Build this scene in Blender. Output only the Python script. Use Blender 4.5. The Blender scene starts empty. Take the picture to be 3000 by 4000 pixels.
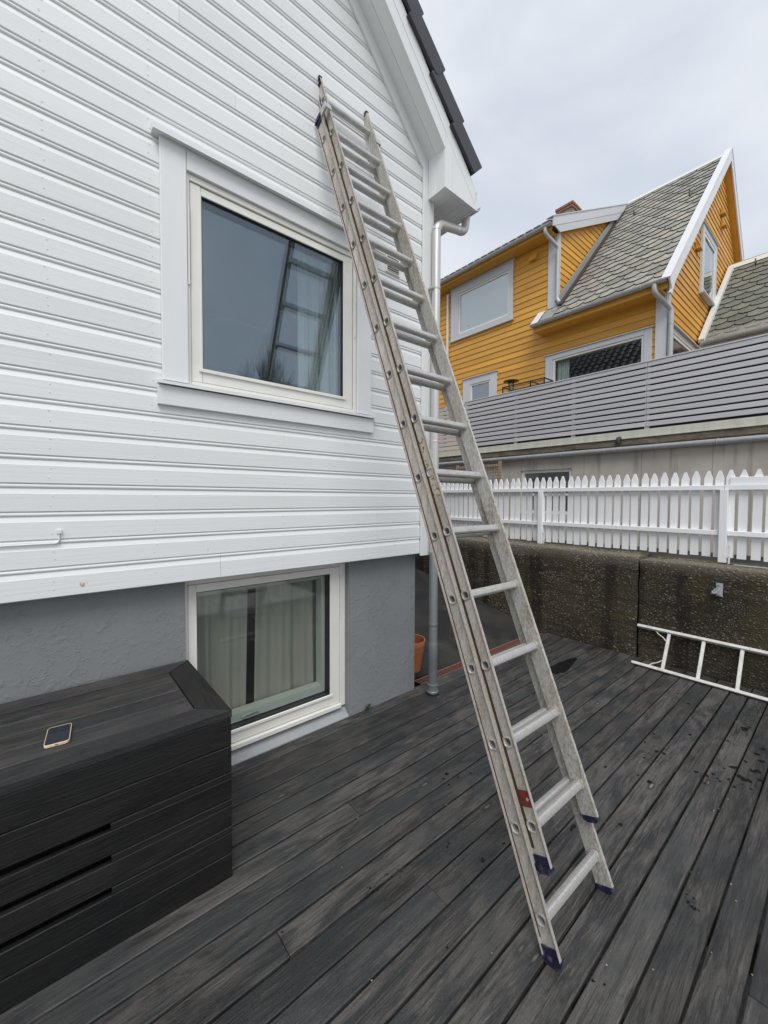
import bpy, bmesh, math, random
from mathutils import Vector, Matrix, noise as mnoise

R = math.radians
random.seed(7)
S = bpy.context.scene
COL = S.collection

# ------------------------------------------------------------------ camera
CAM_H = 1.72
yaw, pit, rol = R(49.885), R(1.982), R(0.25)
Fv = Vector((math.cos(yaw)*math.cos(pit), math.sin(yaw)*math.cos(pit), -math.sin(pit)))
Rv = Vector((math.sin(yaw), -math.cos(yaw), 0))
Uv = Rv.cross(Fv)
Rv2 = Rv*math.cos(rol) + Uv*math.sin(rol)
Uv2 = Uv*math.cos(rol) - Rv*math.sin(rol)
cam = bpy.data.cameras.new('camera')
cam.sensor_fit = 'VERTICAL'; cam.sensor_height = 24.0
cam.lens = 24.0*1568.33/4000.0
cam.clip_start = 0.03; cam.clip_end = 800
camo = bpy.data.objects.new('camera', cam); COL.objects.link(camo)
m = Matrix.Identity(4)
for i, c in enumerate((Rv2, Uv2, -Fv)):
    for j in range(3): m[j][i] = c[j]
m[0][3], m[1][3], m[2][3] = 0, 0, CAM_H
camo.matrix_world = m
S.camera = camo

# ------------------------------------------------------------------ sky, sun, exposure
SUN_EL, SUN_AZ = R(54), R(232)          # azimuth in the XY plane, counted from +X: light from behind the camera
world = bpy.data.worlds.new('World'); S.world = world; world.use_nodes = True
wt = world.node_tree; wt.nodes.clear()
def wn(t): return wt.nodes.new(t)
out = wn('ShaderNodeOutputWorld'); bg = wn('ShaderNodeBackground'); bg.inputs['Strength'].default_value = 0.1
sky = wn('ShaderNodeTexSky'); sky.sky_type = 'NISHITA'; sky.sun_disc = False
sky.sun_elevation = SUN_EL; sky.sun_rotation = R(90) - SUN_AZ
tc = wn('ShaderNodeTexCoord'); mp = wn('ShaderNodeMapping'); mp.inputs['Scale'].default_value = (1.1, 1.1, 2.4)
mp.inputs['Rotation'].default_value = (0.2, 0.1, 0.7)
n1 = wn('ShaderNodeTexNoise'); n1.inputs['Scale'].default_value = 2.1; n1.inputs['Detail'].default_value = 6
n1.inputs['Roughness'].default_value = 0.5; n1.inputs['Distortion'].default_value = 0.25
rp = wn('ShaderNodeValToRGB'); cr = rp.color_ramp
cr.elements[0].position = 0.32; cr.elements[0].color = (0.60, 0.65, 0.735, 1)
cr.elements[1].position = 0.66; cr.elements[1].color = (0.83, 0.85, 0.885, 1)
sc = wn('ShaderNodeMix'); sc.data_type = 'RGBA'; sc.blend_type = 'MULTIPLY'; sc.inputs[0].default_value = 1
sc.inputs[7].default_value = (6.9, 6.9, 6.9, 1)
mx = wn('ShaderNodeMix'); mx.data_type = 'RGBA'; mx.inputs[0].default_value = 0.94
wt.links.new(tc.outputs['Generated'], mp.inputs['Vector']); wt.links.new(mp.outputs[0], n1.inputs['Vector'])
wt.links.new(n1.outputs[0], rp.inputs[0]); wt.links.new(rp.outputs[0], sc.inputs[6])
wt.links.new(sky.outputs[0], mx.inputs[6]); wt.links.new(sc.outputs[2], mx.inputs[7])
wt.links.new(mx.outputs[2], bg.inputs['Color']); wt.links.new(bg.outputs[0], out.inputs['Surface'])

sl = bpy.data.lights.new('sun', 'SUN'); sl.energy = 1.5; sl.angle = R(34); sl.color = (1.0, 0.975, 0.94)
so = bpy.data.objects.new('sun', sl); COL.objects.link(so)
sd = Vector((math.cos(SUN_EL)*math.cos(SUN_AZ), math.cos(SUN_EL)*math.sin(SUN_AZ), math.sin(SUN_EL)))
so.rotation_euler = sd.to_track_quat('Z', 'Y').to_euler(); so.location = sd*30

vs = S.view_settings
vs.view_transform = 'Standard'; vs.look = 'None'; vs.gamma = 1; vs.use_curve_mapping = False
vs.exposure = 0.70

# ------------------------------------------------------------------ shader helpers
class NT:
    def __init__(s, name):
        s.m = bpy.data.materials.new(name); s.m.use_nodes = True
        s.t = s.m.node_tree; s.t.nodes.clear()
        s.o = s.n('ShaderNodeOutputMaterial'); s.b = s.n('ShaderNodeBsdfPrincipled')
        s.l(s.b.outputs[0], s.o.inputs[0]); s._tc = None; s._oi = None
    def n(s, t): return s.t.nodes.new(t)
    def l(s, a, b): s.t.links.new(a, b)
    def put(s, inp, v):
        if hasattr(v, 'node'): s.l(v, inp)
        elif isinstance(v, (tuple, list)) and len(v) == 3 and inp.type == 'RGBA': inp.default_value = (*v, 1)
        else: inp.default_value = v
    def obj(s):
        if not s._tc: s._tc = s.n('ShaderNodeTexCoord')
        return s._tc.outputs['Object']
    def rnd(s):
        if not s._oi: s._oi = s.n('ShaderNodeObjectInfo')
        return s._oi.outputs['Random']
    def vec(s, scale=(1, 1, 1), shift=True, rot=(0, 0, 0)):
        v = s.obj()
        if shift:
            a = s.n('ShaderNodeVectorMath'); a.operation = 'MULTIPLY'
            c = s.n('ShaderNodeCombineXYZ')
            for i in range(3): s.l(s.rnd(), c.inputs[i])
            s.l(c.outputs[0], a.inputs[0]); a.inputs[1].default_value = (37.1, 91.3, 13.7)
            b = s.n('ShaderNodeVectorMath'); b.operation = 'ADD'
            s.l(v, b.inputs[0]); s.l(a.outputs[0], b.inputs[1]); v = b.outputs[0]
        mp = s.n('ShaderNodeMapping'); s.l(v, mp.inputs['Vector'])
        mp.inputs['Scale'].default_value = scale; mp.inputs['Rotation'].default_value = rot
        return mp.outputs[0]
    def noise(s, v, scale=1, detail=4, rough=0.55, dist=0):
        t = s.n('ShaderNodeTexNoise'); s.l(v, t.inputs['Vector'])
        t.inputs['Scale'].default_value = scale; t.inputs['Detail'].default_value = detail
        t.inputs['Roughness'].default_value = rough; t.inputs['Distortion'].default_value = dist
        return t.outputs[0]
    def vor(s, v, scale=1, feature='F1', out=0, rand=1):
        t = s.n('ShaderNodeTexVoronoi'); t.feature = feature; s.l(v, t.inputs['Vector'])
        t.inputs['Scale'].default_value = scale; t.inputs['Randomness'].default_value = rand
        return t.outputs[out]
    def ramp(s, f, pts, mode='LINEAR'):
        t = s.n('ShaderNodeValToRGB'); s.put(t.inputs[0], f); c = t.color_ramp; c.interpolation = mode
        while len(c.elements) < len(pts): c.elements.new(0.5)
        for e, (p, q) in zip(c.elements, pts):
            e.position = p; e.color = (q, q, q, 1) if not isinstance(q, (tuple, list)) else (*q, 1)
        return t.outputs[0]
    def mix(s, f, a, b, blend='MIX'):
        t = s.n('ShaderNodeMix'); t.data_type = 'RGBA'; t.blend_type = blend
        s.put(t.inputs[0], f); s.put(t.inputs[6], a); s.put(t.inputs[7], b); return t.outputs[2]
    def math(s, op, a, b=0.0, c=None):
        t = s.n('ShaderNodeMath'); t.operation = op; s.put(t.inputs[0], a); s.put(t.inputs[1], b)
        if c is not None: s.put(t.inputs[2], c)
        return t.outputs[0]
    def mr(s, v, a, b, c, d):
        t = s.n('ShaderNodeMapRange'); s.put(t.inputs[0], v)
        for i, q in enumerate((a, b, c, d)): t.inputs[i+1].default_value = q
        return t.outputs[0]
    def sep(s, v):
        t = s.n('ShaderNodeSeparateXYZ'); s.l(v, t.inputs[0]); return t.outputs
    def bump(s, h, strength=0.3, dist=0.01, nrm=None):
        t = s.n('ShaderNodeBump'); t.inputs['Strength'].default_value = strength
        t.inputs['Distance'].default_value = dist; s.l(h, t.inputs['Height'])
        if nrm: s.l(nrm, t.inputs['Normal'])
        return t.outputs[0]
    def hsv(s, col, val):
        t = s.n('ShaderNodeHueSaturation'); s.put(t.inputs['Color'], col); s.put(t.inputs['Value'], val); return t.outputs[0]
    def fin(s, col, rough=0.6, metal=0.0, nrm=None, spec=None):
        s.put(s.b.inputs['Base Color'], col); s.put(s.b.inputs['Roughness'], rough); s.put(s.b.inputs['Metallic'], metal)
        if nrm: s.l(nrm, s.b.inputs['Normal'])
        if spec is not None: s.put(s.b.inputs['Specular IOR Level'], spec)
        return s.m

def painted_wood(name, col, along='x', rough=0.5, grain=0.25, dirt=(0.55, 0.53, 0.48), dirt_amt=0.25, vary=0.06):
    t = NT(name)
    sc = {'x': (1.2, 45, 45), 'y': (45, 1.2, 45), 'z': (45, 45, 1.2)}[along]
    sp = {'x': (0.6, 3, 3), 'y': (3, 0.6, 3), 'z': (3, 3, 0.6)}[along]
    g = t.noise(t.vec(sc), 1, 6, 0.65, 0.4)
    p = t.noise(t.vec(sp), 1.5, 5, 0.6)
    f = t.noise(t.vec((140, 140, 140)), 1, 2)
    c = t.mix(t.ramp(p, [(0.45, 0.0), (0.75, dirt_amt)]), col, dirt)
    c = t.hsv(c, t.mr(t.rnd(), 0, 1, 1-vary, 1+vary*0.4))
    h = t.math('ADD', t.math('MULTIPLY', g, 1.0), t.math('MULTIPLY', f, 0.35))
    return t.fin(c, t.mr(p, 0.3, 0.7, rough-0.07, rough+0.12), 0, t.bump(h, grain, 0.004))

M = {}
M['white_x'] = painted_wood('white_paint_boards', (0.725, 0.742, 0.742), 'x', 0.48, 0.35, (0.62, 0.62, 0.6), 0.22)
M['white_y'] = painted_wood('white_paint_boards_side', (0.725, 0.742, 0.742), 'y', 0.48, 0.3, (0.62, 0.62, 0.6), 0.2)
M['white_z'] = painted_wood('white_paint_uprights', (0.725, 0.742, 0.742), 'z', 0.48, 0.3, (0.62, 0.62, 0.6), 0.2)
M['picket'] = painted_wood('white_paint_pickets', (0.82, 0.83, 0.84), 'z', 0.4, 0.2, (0.6, 0.6, 0.55), 0.2, 0.05)
M['rail'] = painted_wood('white_paint_rails', (0.82, 0.83, 0.84), 'y', 0.4, 0.2, (0.6, 0.6, 0.55), 0.2, 0.04)
M['orange_y'] = painted_wood('orange_paint_boards', (0.665, 0.335, 0.050), 'y', 0.5, 0.3, (0.47, 0.225, 0.04), 0.5, 0.16)
M['orange_x'] = painted_wood('orange_paint_gable', (0.665, 0.335, 0.050), 'x', 0.5, 0.3, (0.47, 0.225, 0.04), 0.5, 0.16)
M['greytrim'] = painted_wood('pale_grey_trim_paint', (0.56, 0.575, 0.60), 'z', 0.45, 0.25, (0.46, 0.47, 0.47), 0.3)
M['greytrim_y'] = painted_wood('pale_grey_trim_paint_across', (0.56, 0.575, 0.60), 'y', 0.45, 0.25, (0.46, 0.47, 0.47), 0.3)
M['slat'] = painted_wood('grey_slat_paint', (0.50, 0.495, 0.515), 'y', 0.55, 0.3, (0.46, 0.45, 0.44), 0.5, 0.08)
M['whitebarge'] = painted_wood('white_barge_paint', (0.70, 0.71, 0.73), 'x', 0.4, 0.15, (0.55, 0.55, 0.52), 0.25)

# white paint with rusty knot stains, for the lowest boards
t = NT('white_paint_stained')
g = t.noise(t.vec((1.2, 45, 45)), 1, 6, 0.65, 0.4)
st = t.noise(t.vec((14, 14, 8), True), 1, 2, 0.4)
fine = t.noise(t.vec((70, 70, 28)), 1, 2, 0.5)
mask = t.math('MULTIPLY', t.ramp(st, [(0.725, 0.0), (0.755, 1.0)]), t.ramp(fine, [(0.52, 0.0), (0.6, 0.8)]))
c = t.mix(mask, (0.725, 0.742, 0.742), (0.38, 0.20, 0.10))
M['white_stain'] = t.fin(c, 0.5, 0, t.bump(g, 0.4, 0.004))

# window frames, slightly creamy factory paint
t = NT('window_frame_paint')
p = t.noise(t.vec((3, 3, 3)), 1.5, 4)
M['frame'] = t.fin(t.mix(t.ramp(p, [(0.4, 0.0), (0.8, 0.35)]), (0.74, 0.735, 0.69), (0.6, 0.58, 0.52)), 0.38)
t = NT('dark_gasket'); M['gasket'] = t.fin((0.012, 0.012, 0.014), 0.5)

def plaster(name, col):
    t = NT(name)
    a = t.noise(t.vec((1, 1, 1), False), 34, 5, 0.62, 0.6)
    b = t.noise(t.vec((1, 1, 1), False), 7, 3, 0.5, 1.2)
    p = t.noise(t.vec((1, 1, 0.6), False), 2.2, 4)
    h = t.math('ADD', t.math('MULTIPLY', t.ramp(a, [(0.48, 0.0), (0.62, 1.0)]), t.ramp(b, [(0.40, 0.05), (0.62, 1.0)])), t.math('MULTIPLY', b, 0.8))
    c = t.mix(t.ramp(p, [(0.35, 0.0), (0.75, 0.5)]), col, tuple(q*1.3 for q in col))
    return t.fin(c, 0.66, 0, t.bump(h, 0.42, 0.006))
M['plaster'] = plaster('grey_painted_plaster', (0.195, 0.208, 0.212))
M['sillpaint'] = plaster('grey_painted_sill', (0.27, 0.285, 0.29))

def stained_wood(name, dark, mid, light, rough, wet=False, along='x', grain=0.5):
    t = NT(name)
    sc1 = {'x': (4.0, 70, 70), 'y': (70, 4.0, 70), 'z': (70, 70, 4.0)}[along]
    sc2 = {'x': (1.9, 8, 8), 'y': (7, 1.1, 7), 'z': (7, 7, 1.1)}[along]
    sk = {'x': (3.0, 10, 10), 'y': (10, 3.0, 10), 'z': (10, 10, 3)}[along]
    g = t.noise(t.vec(sc1), 1, 7, 0.7, 1.6)
    p = t.noise(t.vec(sc2), 1, 6, 0.66, 1.4)
    p2 = t.noise(t.vec((2.3, 2.3, 2.3)), 1, 3, 0.5, 0.5)
    c = t.mix(t.ramp(p, [(0.40, 0.0), (0.57, 1.0)]), dark, mid)
    br_ = t.noise(t.vec(tuple(q*0.45 for q in sc1)), 1.0, 8, 0.75, 2.0)
    c = t.mix(t.ramp(br_, [(0.40, 0.75), (0.50, 0.0)]), c, tuple(q*0.55 for q in dark))
    c = t.mix(t.ramp(g, [(0.53, 0.0), (0.74, 0.7)]), c, light)
    c = t.mix(t.ramp(g, [(0.28, 0.55), (0.42, 0.0)]), c, tuple(q*0.35 for q in dark))
    kd = t.vor(t.vec(sk), 0.62)
    kd = t.math('ADD', kd, t.math('MULTIPLY', t.math('SUBTRACT', g, 0.5), 0.06))
    kn = t.ramp(kd, [(0.025, 1.0), (0.055, 0.0)])
    kh = t.ramp(kd, [(0.04, 0.0), (0.065, 0.75), (0.12, 0.0)])
    c = t.mix(kh, c, tuple(q*0.5 for q in dark))
    c = t.mix(t.math('MULTIPLY', kn, 0.7), c, tuple(q*1.25 for q in light))
    c = t.mix(t.math('MULTIPLY', t.ramp(p2, [(0.48, 0.0), (0.62, 1.0)]), 0.6), c, (dark[0]*0.95, dark[1]*1.12, dark[2]*1.18))
    fz = t.noise(t.vec((240, 240, 240)), 1, 2, 0.6)
    c = t.hsv(c, t.mr(fz, 0.3, 0.7, 0.8, 1.2))
    c = t.hsv(c, t.mr(t.rnd(), 0, 1, 0.72, 1.28))
    ro = t.mr(p, 0.3, 0.7, rough-0.08, rough+0.1)
    h = t.math('ADD', g, t.math('MULTIPLY', kn, -0.3))
    return t.fin(c, ro, 0, t.bump(h, grain, 0.004), 0.42)
M['deck'] = stained_wood('weathered_deck_stain', (0.026, 0.0265, 0.0268), (0.074, 0.069, 0.0645), (0.160, 0.143, 0.122), 0.47, True, grain=1.0)
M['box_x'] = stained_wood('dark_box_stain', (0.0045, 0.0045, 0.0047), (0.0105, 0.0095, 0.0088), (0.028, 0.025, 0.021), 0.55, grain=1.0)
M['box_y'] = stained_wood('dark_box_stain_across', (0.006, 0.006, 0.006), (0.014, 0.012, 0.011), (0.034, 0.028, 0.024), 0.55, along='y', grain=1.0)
M['lid_x'] = stained_wood('toplit_box_lid_stain', (0.021, 0.0213, 0.0215), (0.052, 0.048, 0.044), (0.115, 0.101, 0.084), 0.46, grain=1.0)  # box stain lightened for the lid: light from above put into the colour
M['joist'] = stained_wood('raw_joist', (0.03, 0.026, 0.02), (0.05, 0.045, 0.035), (0.08, 0.07, 0.05), 0.8)

# asphalt, dark and slightly patchy
t = NT('asphalt')
f = t.noise(t.vec((1, 1, 1), False), 190, 3, 0.7); v_ = t.vor(t.vec((1, 1, 1), False), 120)
p = t.noise(t.vec((1, 1, 1), False), 1.7, 5, 0.6, 0.6)
c = t.mix(t.ramp(p, [(0.42, 0.0), (0.72, 1.0)]), (0.008, 0.0083, 0.0086), (0.045, 0.042, 0.035))
c = t.mix(t.ramp(f, [(0.55, 0.0), (0.75, 0.4)]), c, (0.11, 0.11, 0.105))
M['asphalt'] = t.fin(c, 0.75, 0, t.bump(t.math('ADD', f, v_), 0.7, 0.006))

# old exposed-aggregate concrete, dark with moss and streaks
t = NT('old_aggregate_concrete')
big = t.noise(t.vec((1, 1, 1.0), False), 1.6, 5, 0.6, 0.5)
hor = t.noise(t.vec((1, 1.2, 16), False), 1.2, 5, 0.6, 0.6)
strk = t.noise(t.vec((1, 5.0, 0.35), False), 1.0, 4, 0.55)
vc = t.vor(t.vec((1, 1, 1.35), False), 36, 'F1', 1); vd = t.vor(t.vec((1, 1, 1.35), False), 36)
vc2 = t.vor(t.vec((1, 1, 1), False), 85, 'F1', 1); vd2 = t.vor(t.vec((1, 1, 1), False), 85)
s_ = t.sep(vc)
c = t.mix(t.ramp(big, [(0.35, 0.0), (0.7, 1.0)]), (0.024, 0.020, 0.0135), (0.066, 0.055, 0.035))
peb = t.mix(s_[1], (0.10, 0.08, 0.052), (0.24, 0.20, 0.15))
peb = t.mix(t.ramp(s_[2], [(0.6, 0.0), (0.9, 0.8)]), peb, (0.05, 0.05, 0.05))
msk = t.math('MULTIPLY', t.ramp(vd, [(0.30, 1.0), (0.46, 0.0)]), t.ramp(s_[0], [(0.42, 0.0), (0.55, 1.0)]))
msk = t.math('MULTIPLY', msk, t.ramp(big, [(0.25, 0.45), (0.6, 1.0)]))
c = t.mix(msk, c, peb)
m2 = t.math('MULTIPLY', t.ramp(vd2, [(0.3, 1.0), (0.5, 0.0)]), t.ramp(t.sep(vc2)[0], [(0.5, 0.0), (0.7, 0.7)]))
c = t.mix(m2, c, (0.15, 0.14, 0.115))
c = t.mix(t.ramp(hor, [(0.50, 0.0), (0.64, 0.8)]), c, (0.032, 0.022, 0.015))
c = t.mix(t.ramp(strk, [(0.53, 0.0), (0.62, 0.85)]), c, (0.017, 0.0115, 0.0095))
moss = t.noise(t.vec((1, 1, 1), False), 3.3, 5, 0.65)
c = t.mix(t.ramp(moss, [(0.52, 0.0), (0.66, 0.7)]), c, (0.052, 0.044, 0.017))
x = t.sep(t.obj())
topz = t.math('SUBTRACT', x[2], t.math('MULTIPLY', moss, 0.10))
c = t.mix(t.ramp(t.mr(topz, 1.70, 1.83, 0, 1), [(0.0, 0.0), (1.0, 0.75)]), c, t.mix(msk, (0.17, 0.15, 0.115), (0.36, 0.33, 0.27)))
h = t.math('ADD', t.math('MULTIPLY', t.ramp(vd, [(0.0, 1.0), (0.5, 0.0)]), t.ramp(s_[0], [(0.42, 0.0), (0.55, 1.0)])), t.math('MULTIPLY', t.ramp(vd2, [(0.0, 1.0), (0.5, 0.0)]), 0.4))
h = t.math('ADD', h, t.math('MULTIPLY', hor, 0.8))
M['retwall'] = t.fin(c, 0.8, 0, t.bump(h, 0.9, 0.010), 0.3)

# board-marked pale concrete with run marks
t = NT('pale_cast_concrete')
p = t.noise(t.vec((1, 1, 1), False), 2.0, 6, 0.62, 0.4)
st = t.noise(t.vec((1, 7, 0.5), False), 1.0, 4, 0.6)
pit_ = t.vor(t.vec((1, 1, 1), False), 24)
c = t.mix(t.ramp(p, [(0.3, 0.0), (0.72, 1.0)]), (0.38, 0.35, 0.31), (0.52, 0.48, 0.43))
c = t.mix(t.ramp(st, [(0.56, 0.0), (0.72, 0.65)]), c, (0.145, 0.135, 0.11))
y_ = t.sep(t.obj())[1]
saw = t.math('ABSOLUTE', t.math('SUBTRACT', t.math('FRACT', t.math('MULTIPLY', y_, 1.18)), 0.5))
c = t.mix(t.ramp(saw, [(0.492, 0.0), (0.4965, 0.5)]), c, (0.12, 0.11, 0.095))
c = t.mix(t.ramp(pit_, [(0.05, 0.6), (0.1, 0.0)]), c, (0.10, 0.095, 0.085))
M['concrete'] = t.fin(c, 0.78, 0, t.bump(t.math('ADD', p, t.ramp(pit_, [(0.04, 0.0), (0.12, 0.6)])), 0.4, 0.006))
t = NT('weathered_concrete_edge')
p = t.noise(t.vec((1, 1.2, 3), False), 3.0, 6, 0.7, 0.5); f = t.noise(t.vec((1, 1, 1), False), 60, 3)
c = t.mix(t.ramp(p, [(0.3, 0.0), (0.7, 1.0)]), (0.085, 0.072, 0.052), (0.25, 0.215, 0.155))
M['edgeconc'] = t.fin(c, 0.85, 0, t.bump(t.math('ADD', p, f), 0.7, 0.01))
t = NT('cream_fascia_metal')
p = t.noise(t.vec((1, 6, 0.8), False), 1.5, 5, 0.6)
M['cream'] = t.fin(t.mix(t.ramp(p, [(0.42, 0.0), (0.75, 0.7)]), (0.56, 0.56, 0.49), (0.40, 0.40, 0.32)), 0.5)

# ground and gravel
t = NT('pale_gravel_ground')
v_ = t.vor(t.vec((1, 1, 1), False), 22, 'F1', 1); p = t.noise(t.vec((1, 1, 1), False), 0.6, 5)
M['ground'] = t.fin(t.mix(t.sep(v_)[0], t.mix(p, (0.20, 0.20, 0.18), (0.30, 0.29, 0.27)), (0.42, 0.41, 0.39)), 0.9, 0, t.bump(v_, 0.5, 0.02))

# metals
def metal(name, col, rough, metallic, dirt, amt, along='z', scale=1.0, bump=0.15, speck=0.0):
    t = NT(name)
    sc = {'z': (26*scale, 26*scale, 3*scale), 'n': (14*scale, 14*scale, 14*scale)}[along]
    g = t.noise(t.vec(sc), 1, 5, 0.65, 0.3); f = t.noise(t.vec((90, 90, 90)), 1, 3, 0.6)
    p = t.noise(t.vec((2.5, 2.5, 2.5)), 1, 4, 0.6)
    k = t.math('MULTIPLY', t.ramp(g, [(0.42, 0.0), (0.68, 1.0)]), amt)
    k = t.math('MAXIMUM', k, t.math('MULTIPLY', t.ramp(p, [(0.5, 0.0), (0.75, 1.0)]), amt*0.9))
    k = t.math('MULTIPLY', k, t.mr(f, 0.3, 0.7, 0.6, 1.2))
    c = t.mix(k, col, dirt)
    if speck:
        s1 = t.noise(t.vec((110, 110, 55)), 1, 5, 0.75, 0.4)
        c = t.mix(t.ramp(s1, [(0.50, 0.0), (0.58, speck)]), c, tuple(min(1, q*1.45) for q in col))
        c = t.mix(t.ramp(s1, [(0.38, speck), (0.46, 0.0)]), c, tuple(q*0.8 for q in dirt))
    return t.fin(c, t.math('ADD', t.math('MULTIPLY', k, 0.3), rough), t.math('SUBTRACT', metallic, t.math('MULTIPLY', k, metallic*0.85)), t.bump(t.math('ADD', f, g), bump, 0.002))
M['ladder'] = metal('weathered_aluminium', (0.45, 0.42, 0.385), 0.46, 0.3, (0.21, 0.175, 0.13), 0.75, speck=0.28)
M['ladder_in'] = metal('weathered_aluminium_inner', (0.45, 0.435, 0.405), 0.48, 0.25, (0.20, 0.165, 0.115), 0.9, speck=0.42)
M['rung'] = metal('worn_aluminium_rung', (0.50, 0.50, 0.495), 0.40, 0.5, (0.27, 0.245, 0.20), 0.65, 'n', speck=0.2)
M['alu'] = metal('mill_aluminium', (0.60, 0.595, 0.58), 0.36, 0.6, (0.42, 0.40, 0.37), 0.4, 'z')
M['galv'] = metal('galvanised_steel', (0.46, 0.49, 0.51), 0.45, 0.5, (0.33, 0.35, 0.36), 0.5, 'n')
M['galvdark'] = metal('dull_zinc_pipe', (0.19, 0.205, 0.21), 0.45, 0.35, (0.17, 0.18, 0.19), 0.5, 'z')
M['gutter'] = metal('grey_coated_gutter', (0.46, 0.47, 0.48), 0.4, 0.25, (0.30, 0.29, 0.26), 0.5, 'n')
M['whiteladder'] = metal('white_painted_ladder_metal', (0.66, 0.66, 0.63), 0.45, 0.0, (0.33, 0.27, 0.18), 0.5, 'n')
t = NT('black_coated_metal'); M['black'] = t.fin((0.012, 0.012, 0.013), 0.35)
t = NT('brown_lantern_metal'); M['lantern'] = t.fin((0.07, 0.055, 0.042), 0.4, 0.5)
t = NT('grate_rusty_brown')
p = t.noise(t.vec((30, 30, 30)), 1, 4)
M['grate'] = t.fin(t.mix(p, (0.16, 0.065, 0.042), (0.25, 0.12, 0.085)), 0.7)
t = NT('blue_plastic_foot')
p = t.noise(t.vec((40, 40, 40)), 1, 4)
M['blue'] = t.fin(t.mix(t.ramp(p, [(0.52, 0.0), (0.7, 0.8)]), (0.010, 0.010, 0.034), (0.11, 0.115, 0.15)), 0.5)
t = NT('faded_red_tape')
p = t.noise(t.vec((50, 50, 50)), 1, 4)
M['red'] = t.fin(t.mix(t.ramp(p, [(0.45, 0.0), (0.7, 1.0)]), (0.17, 0.028, 0.014), (0.09, 0.022, 0.014)), 0.55)
t = NT('grime_and_gap_shade'); p = t.noise(t.vec((40, 40, 8)), 1, 4)
M['grime_shade'] = t.fin(t.mix(p, (0.02, 0.014, 0.008), (0.085, 0.055, 0.03)), 0.9)  # grime colour, dark enough to paint in recess shade too
t = NT('terracotta_plastic')
p = t.noise(t.vec((6, 6, 6)), 1, 4)
M['terra'] = t.fin(t.mix(p, (0.36, 0.115, 0.045), (0.46, 0.165, 0.075)), 0.5)
t = NT('potting_soil'); p = t.noise(t.vec((60, 60, 60)), 1, 4)
M['soil'] = t.fin(t.mix(p, (0.02, 0.012, 0.008), (0.07, 0.04, 0.025)), 0.95, 0, t.bump(p, 1, 0.01))
t = NT('rubber_black'); M['rubber'] = t.fin((0.02, 0.02, 0.021), 0.6)
t = NT('white_plastic_cable'); M['cable'] = t.fin((0.70, 0.71, 0.70), 0.5)
t = NT('cream_phone_case'); M['case'] = t.fin((0.70, 0.57, 0.40), 0.5)
t = NT('phone_screen_glass')
x = t.sep(t.obj())
rx = t.math('FRACT', t.math('MULTIPLY', t.math('ADD', x[0], 0.0335), 29.8))
ry = t.math('FRACT', t.math('MULTIPLY', t.math('ADD', x[1], 0.062), 40.0))
tile = t.math('MULTIPLY', t.math('MULTIPLY', t.math('GREATER_THAN', rx, 0.10), t.math('LESS_THAN', rx, 0.90)), t.math('MULTIPLY', t.math('GREATER_THAN', ry, 0.2), t.math('LESS_THAN', ry, 0.8)))
tile = t.math('MULTIPLY', tile, t.math('GREATER_THAN', x[1], 0.012))
M['screen'] = t.fin(t.mix(tile, (0.022, 0.026, 0.036), (0.008, 0.009, 0.013)), 0.22)
t = NT('phone_port_dark'); M['port'] = t.fin((0.035, 0.022, 0.012), 0.5)

# roof coverings
t = NT('black_roof_tile'); p = t.noise(t.vec((5, 5, 5)), 1, 4)
M['tile'] = t.fin(t.mix(p, (0.016, 0.017, 0.021), (0.028, 0.029, 0.034)), 0.38)
t = NT('green_grey_slate')
p = t.noise(t.vec((6, 6, 6)), 1, 5, 0.65); q = t.noise(t.vec((45, 45, 45)), 1, 4, 0.65)
k = t.ramp(t.rnd(), [(0.0, (0.20, 0.195, 0.18)), (0.22, (0.34, 0.33, 0.285)), (0.5, (0.40, 0.385, 0.33)), (0.72, (0.29, 0.275, 0.255)), (0.86, (0.45, 0.405, 0.32)), (1.0, (0.15, 0.148, 0.142))])
c = t.mix(t.ramp(p, [(0.40, 0.0), (0.62, 0.75)]), k, (0.15, 0.155, 0.125))
c = t.mix(t.ramp(q, [(0.52, 0.0), (0.68, 0.5)]), c, (0.40, 0.40, 0.36))
c = t.mix(t.ramp(q, [(0.30, 0.55), (0.44, 0.0)]), c, (0.09, 0.09, 0.085))
M['slate'] = t.fin(c, 0.7, 0, t.bump(t.math('ADD', p, q), 0.6, 0.01))
t = NT('mossy_dark_slate')
p = t.noise(t.vec((6, 6, 6)), 1, 5, 0.65); q = t.noise(t.vec((38, 38, 38)), 1, 4, 0.65)
k = t.ramp(t.rnd(), [(0.0, (0.12, 0.12, 0.105)), (0.4, (0.20, 0.20, 0.165)), (0.75, (0.16, 0.165, 0.14)), (1.0, (0.10, 0.10, 0.095))])
c = t.mix(t.ramp(p, [(0.42, 0.0), (0.62, 0.8)]), k, (0.10, 0.115, 0.07))
c = t.mix(t.ramp(q, [(0.55, 0.0), (0.70, 0.6)]), c, (0.34, 0.34, 0.28))
c = t.mix(t.ramp(q, [(0.30, 0.6), (0.44, 0.0)]), c, (0.05, 0.052, 0.045))
M['slate_wing'] = t.fin(c, 0.75, 0, t.bump(t.math('ADD', p, q), 0.6, 0.01))
t = NT('slate_broken_edge'); M['slate_edge'] = t.fin((0.035, 0.031, 0.028), 0.9)
t = NT('lead_flashing'); p = t.noise(t.vec((4, 4, 4)), 1, 5)
M['lead'] = t.fin(t.mix(p, (0.20, 0.22, 0.20), (0.32, 0.34, 0.32)), 0.6)
t = NT('dark_brown_flashing'); M['brownflash'] = t.fin((0.055, 0.035, 0.032), 0.5)
t = NT('white_flashing'); p = t.noise(t.vec((8, 8, 8)), 1, 4)
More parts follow.
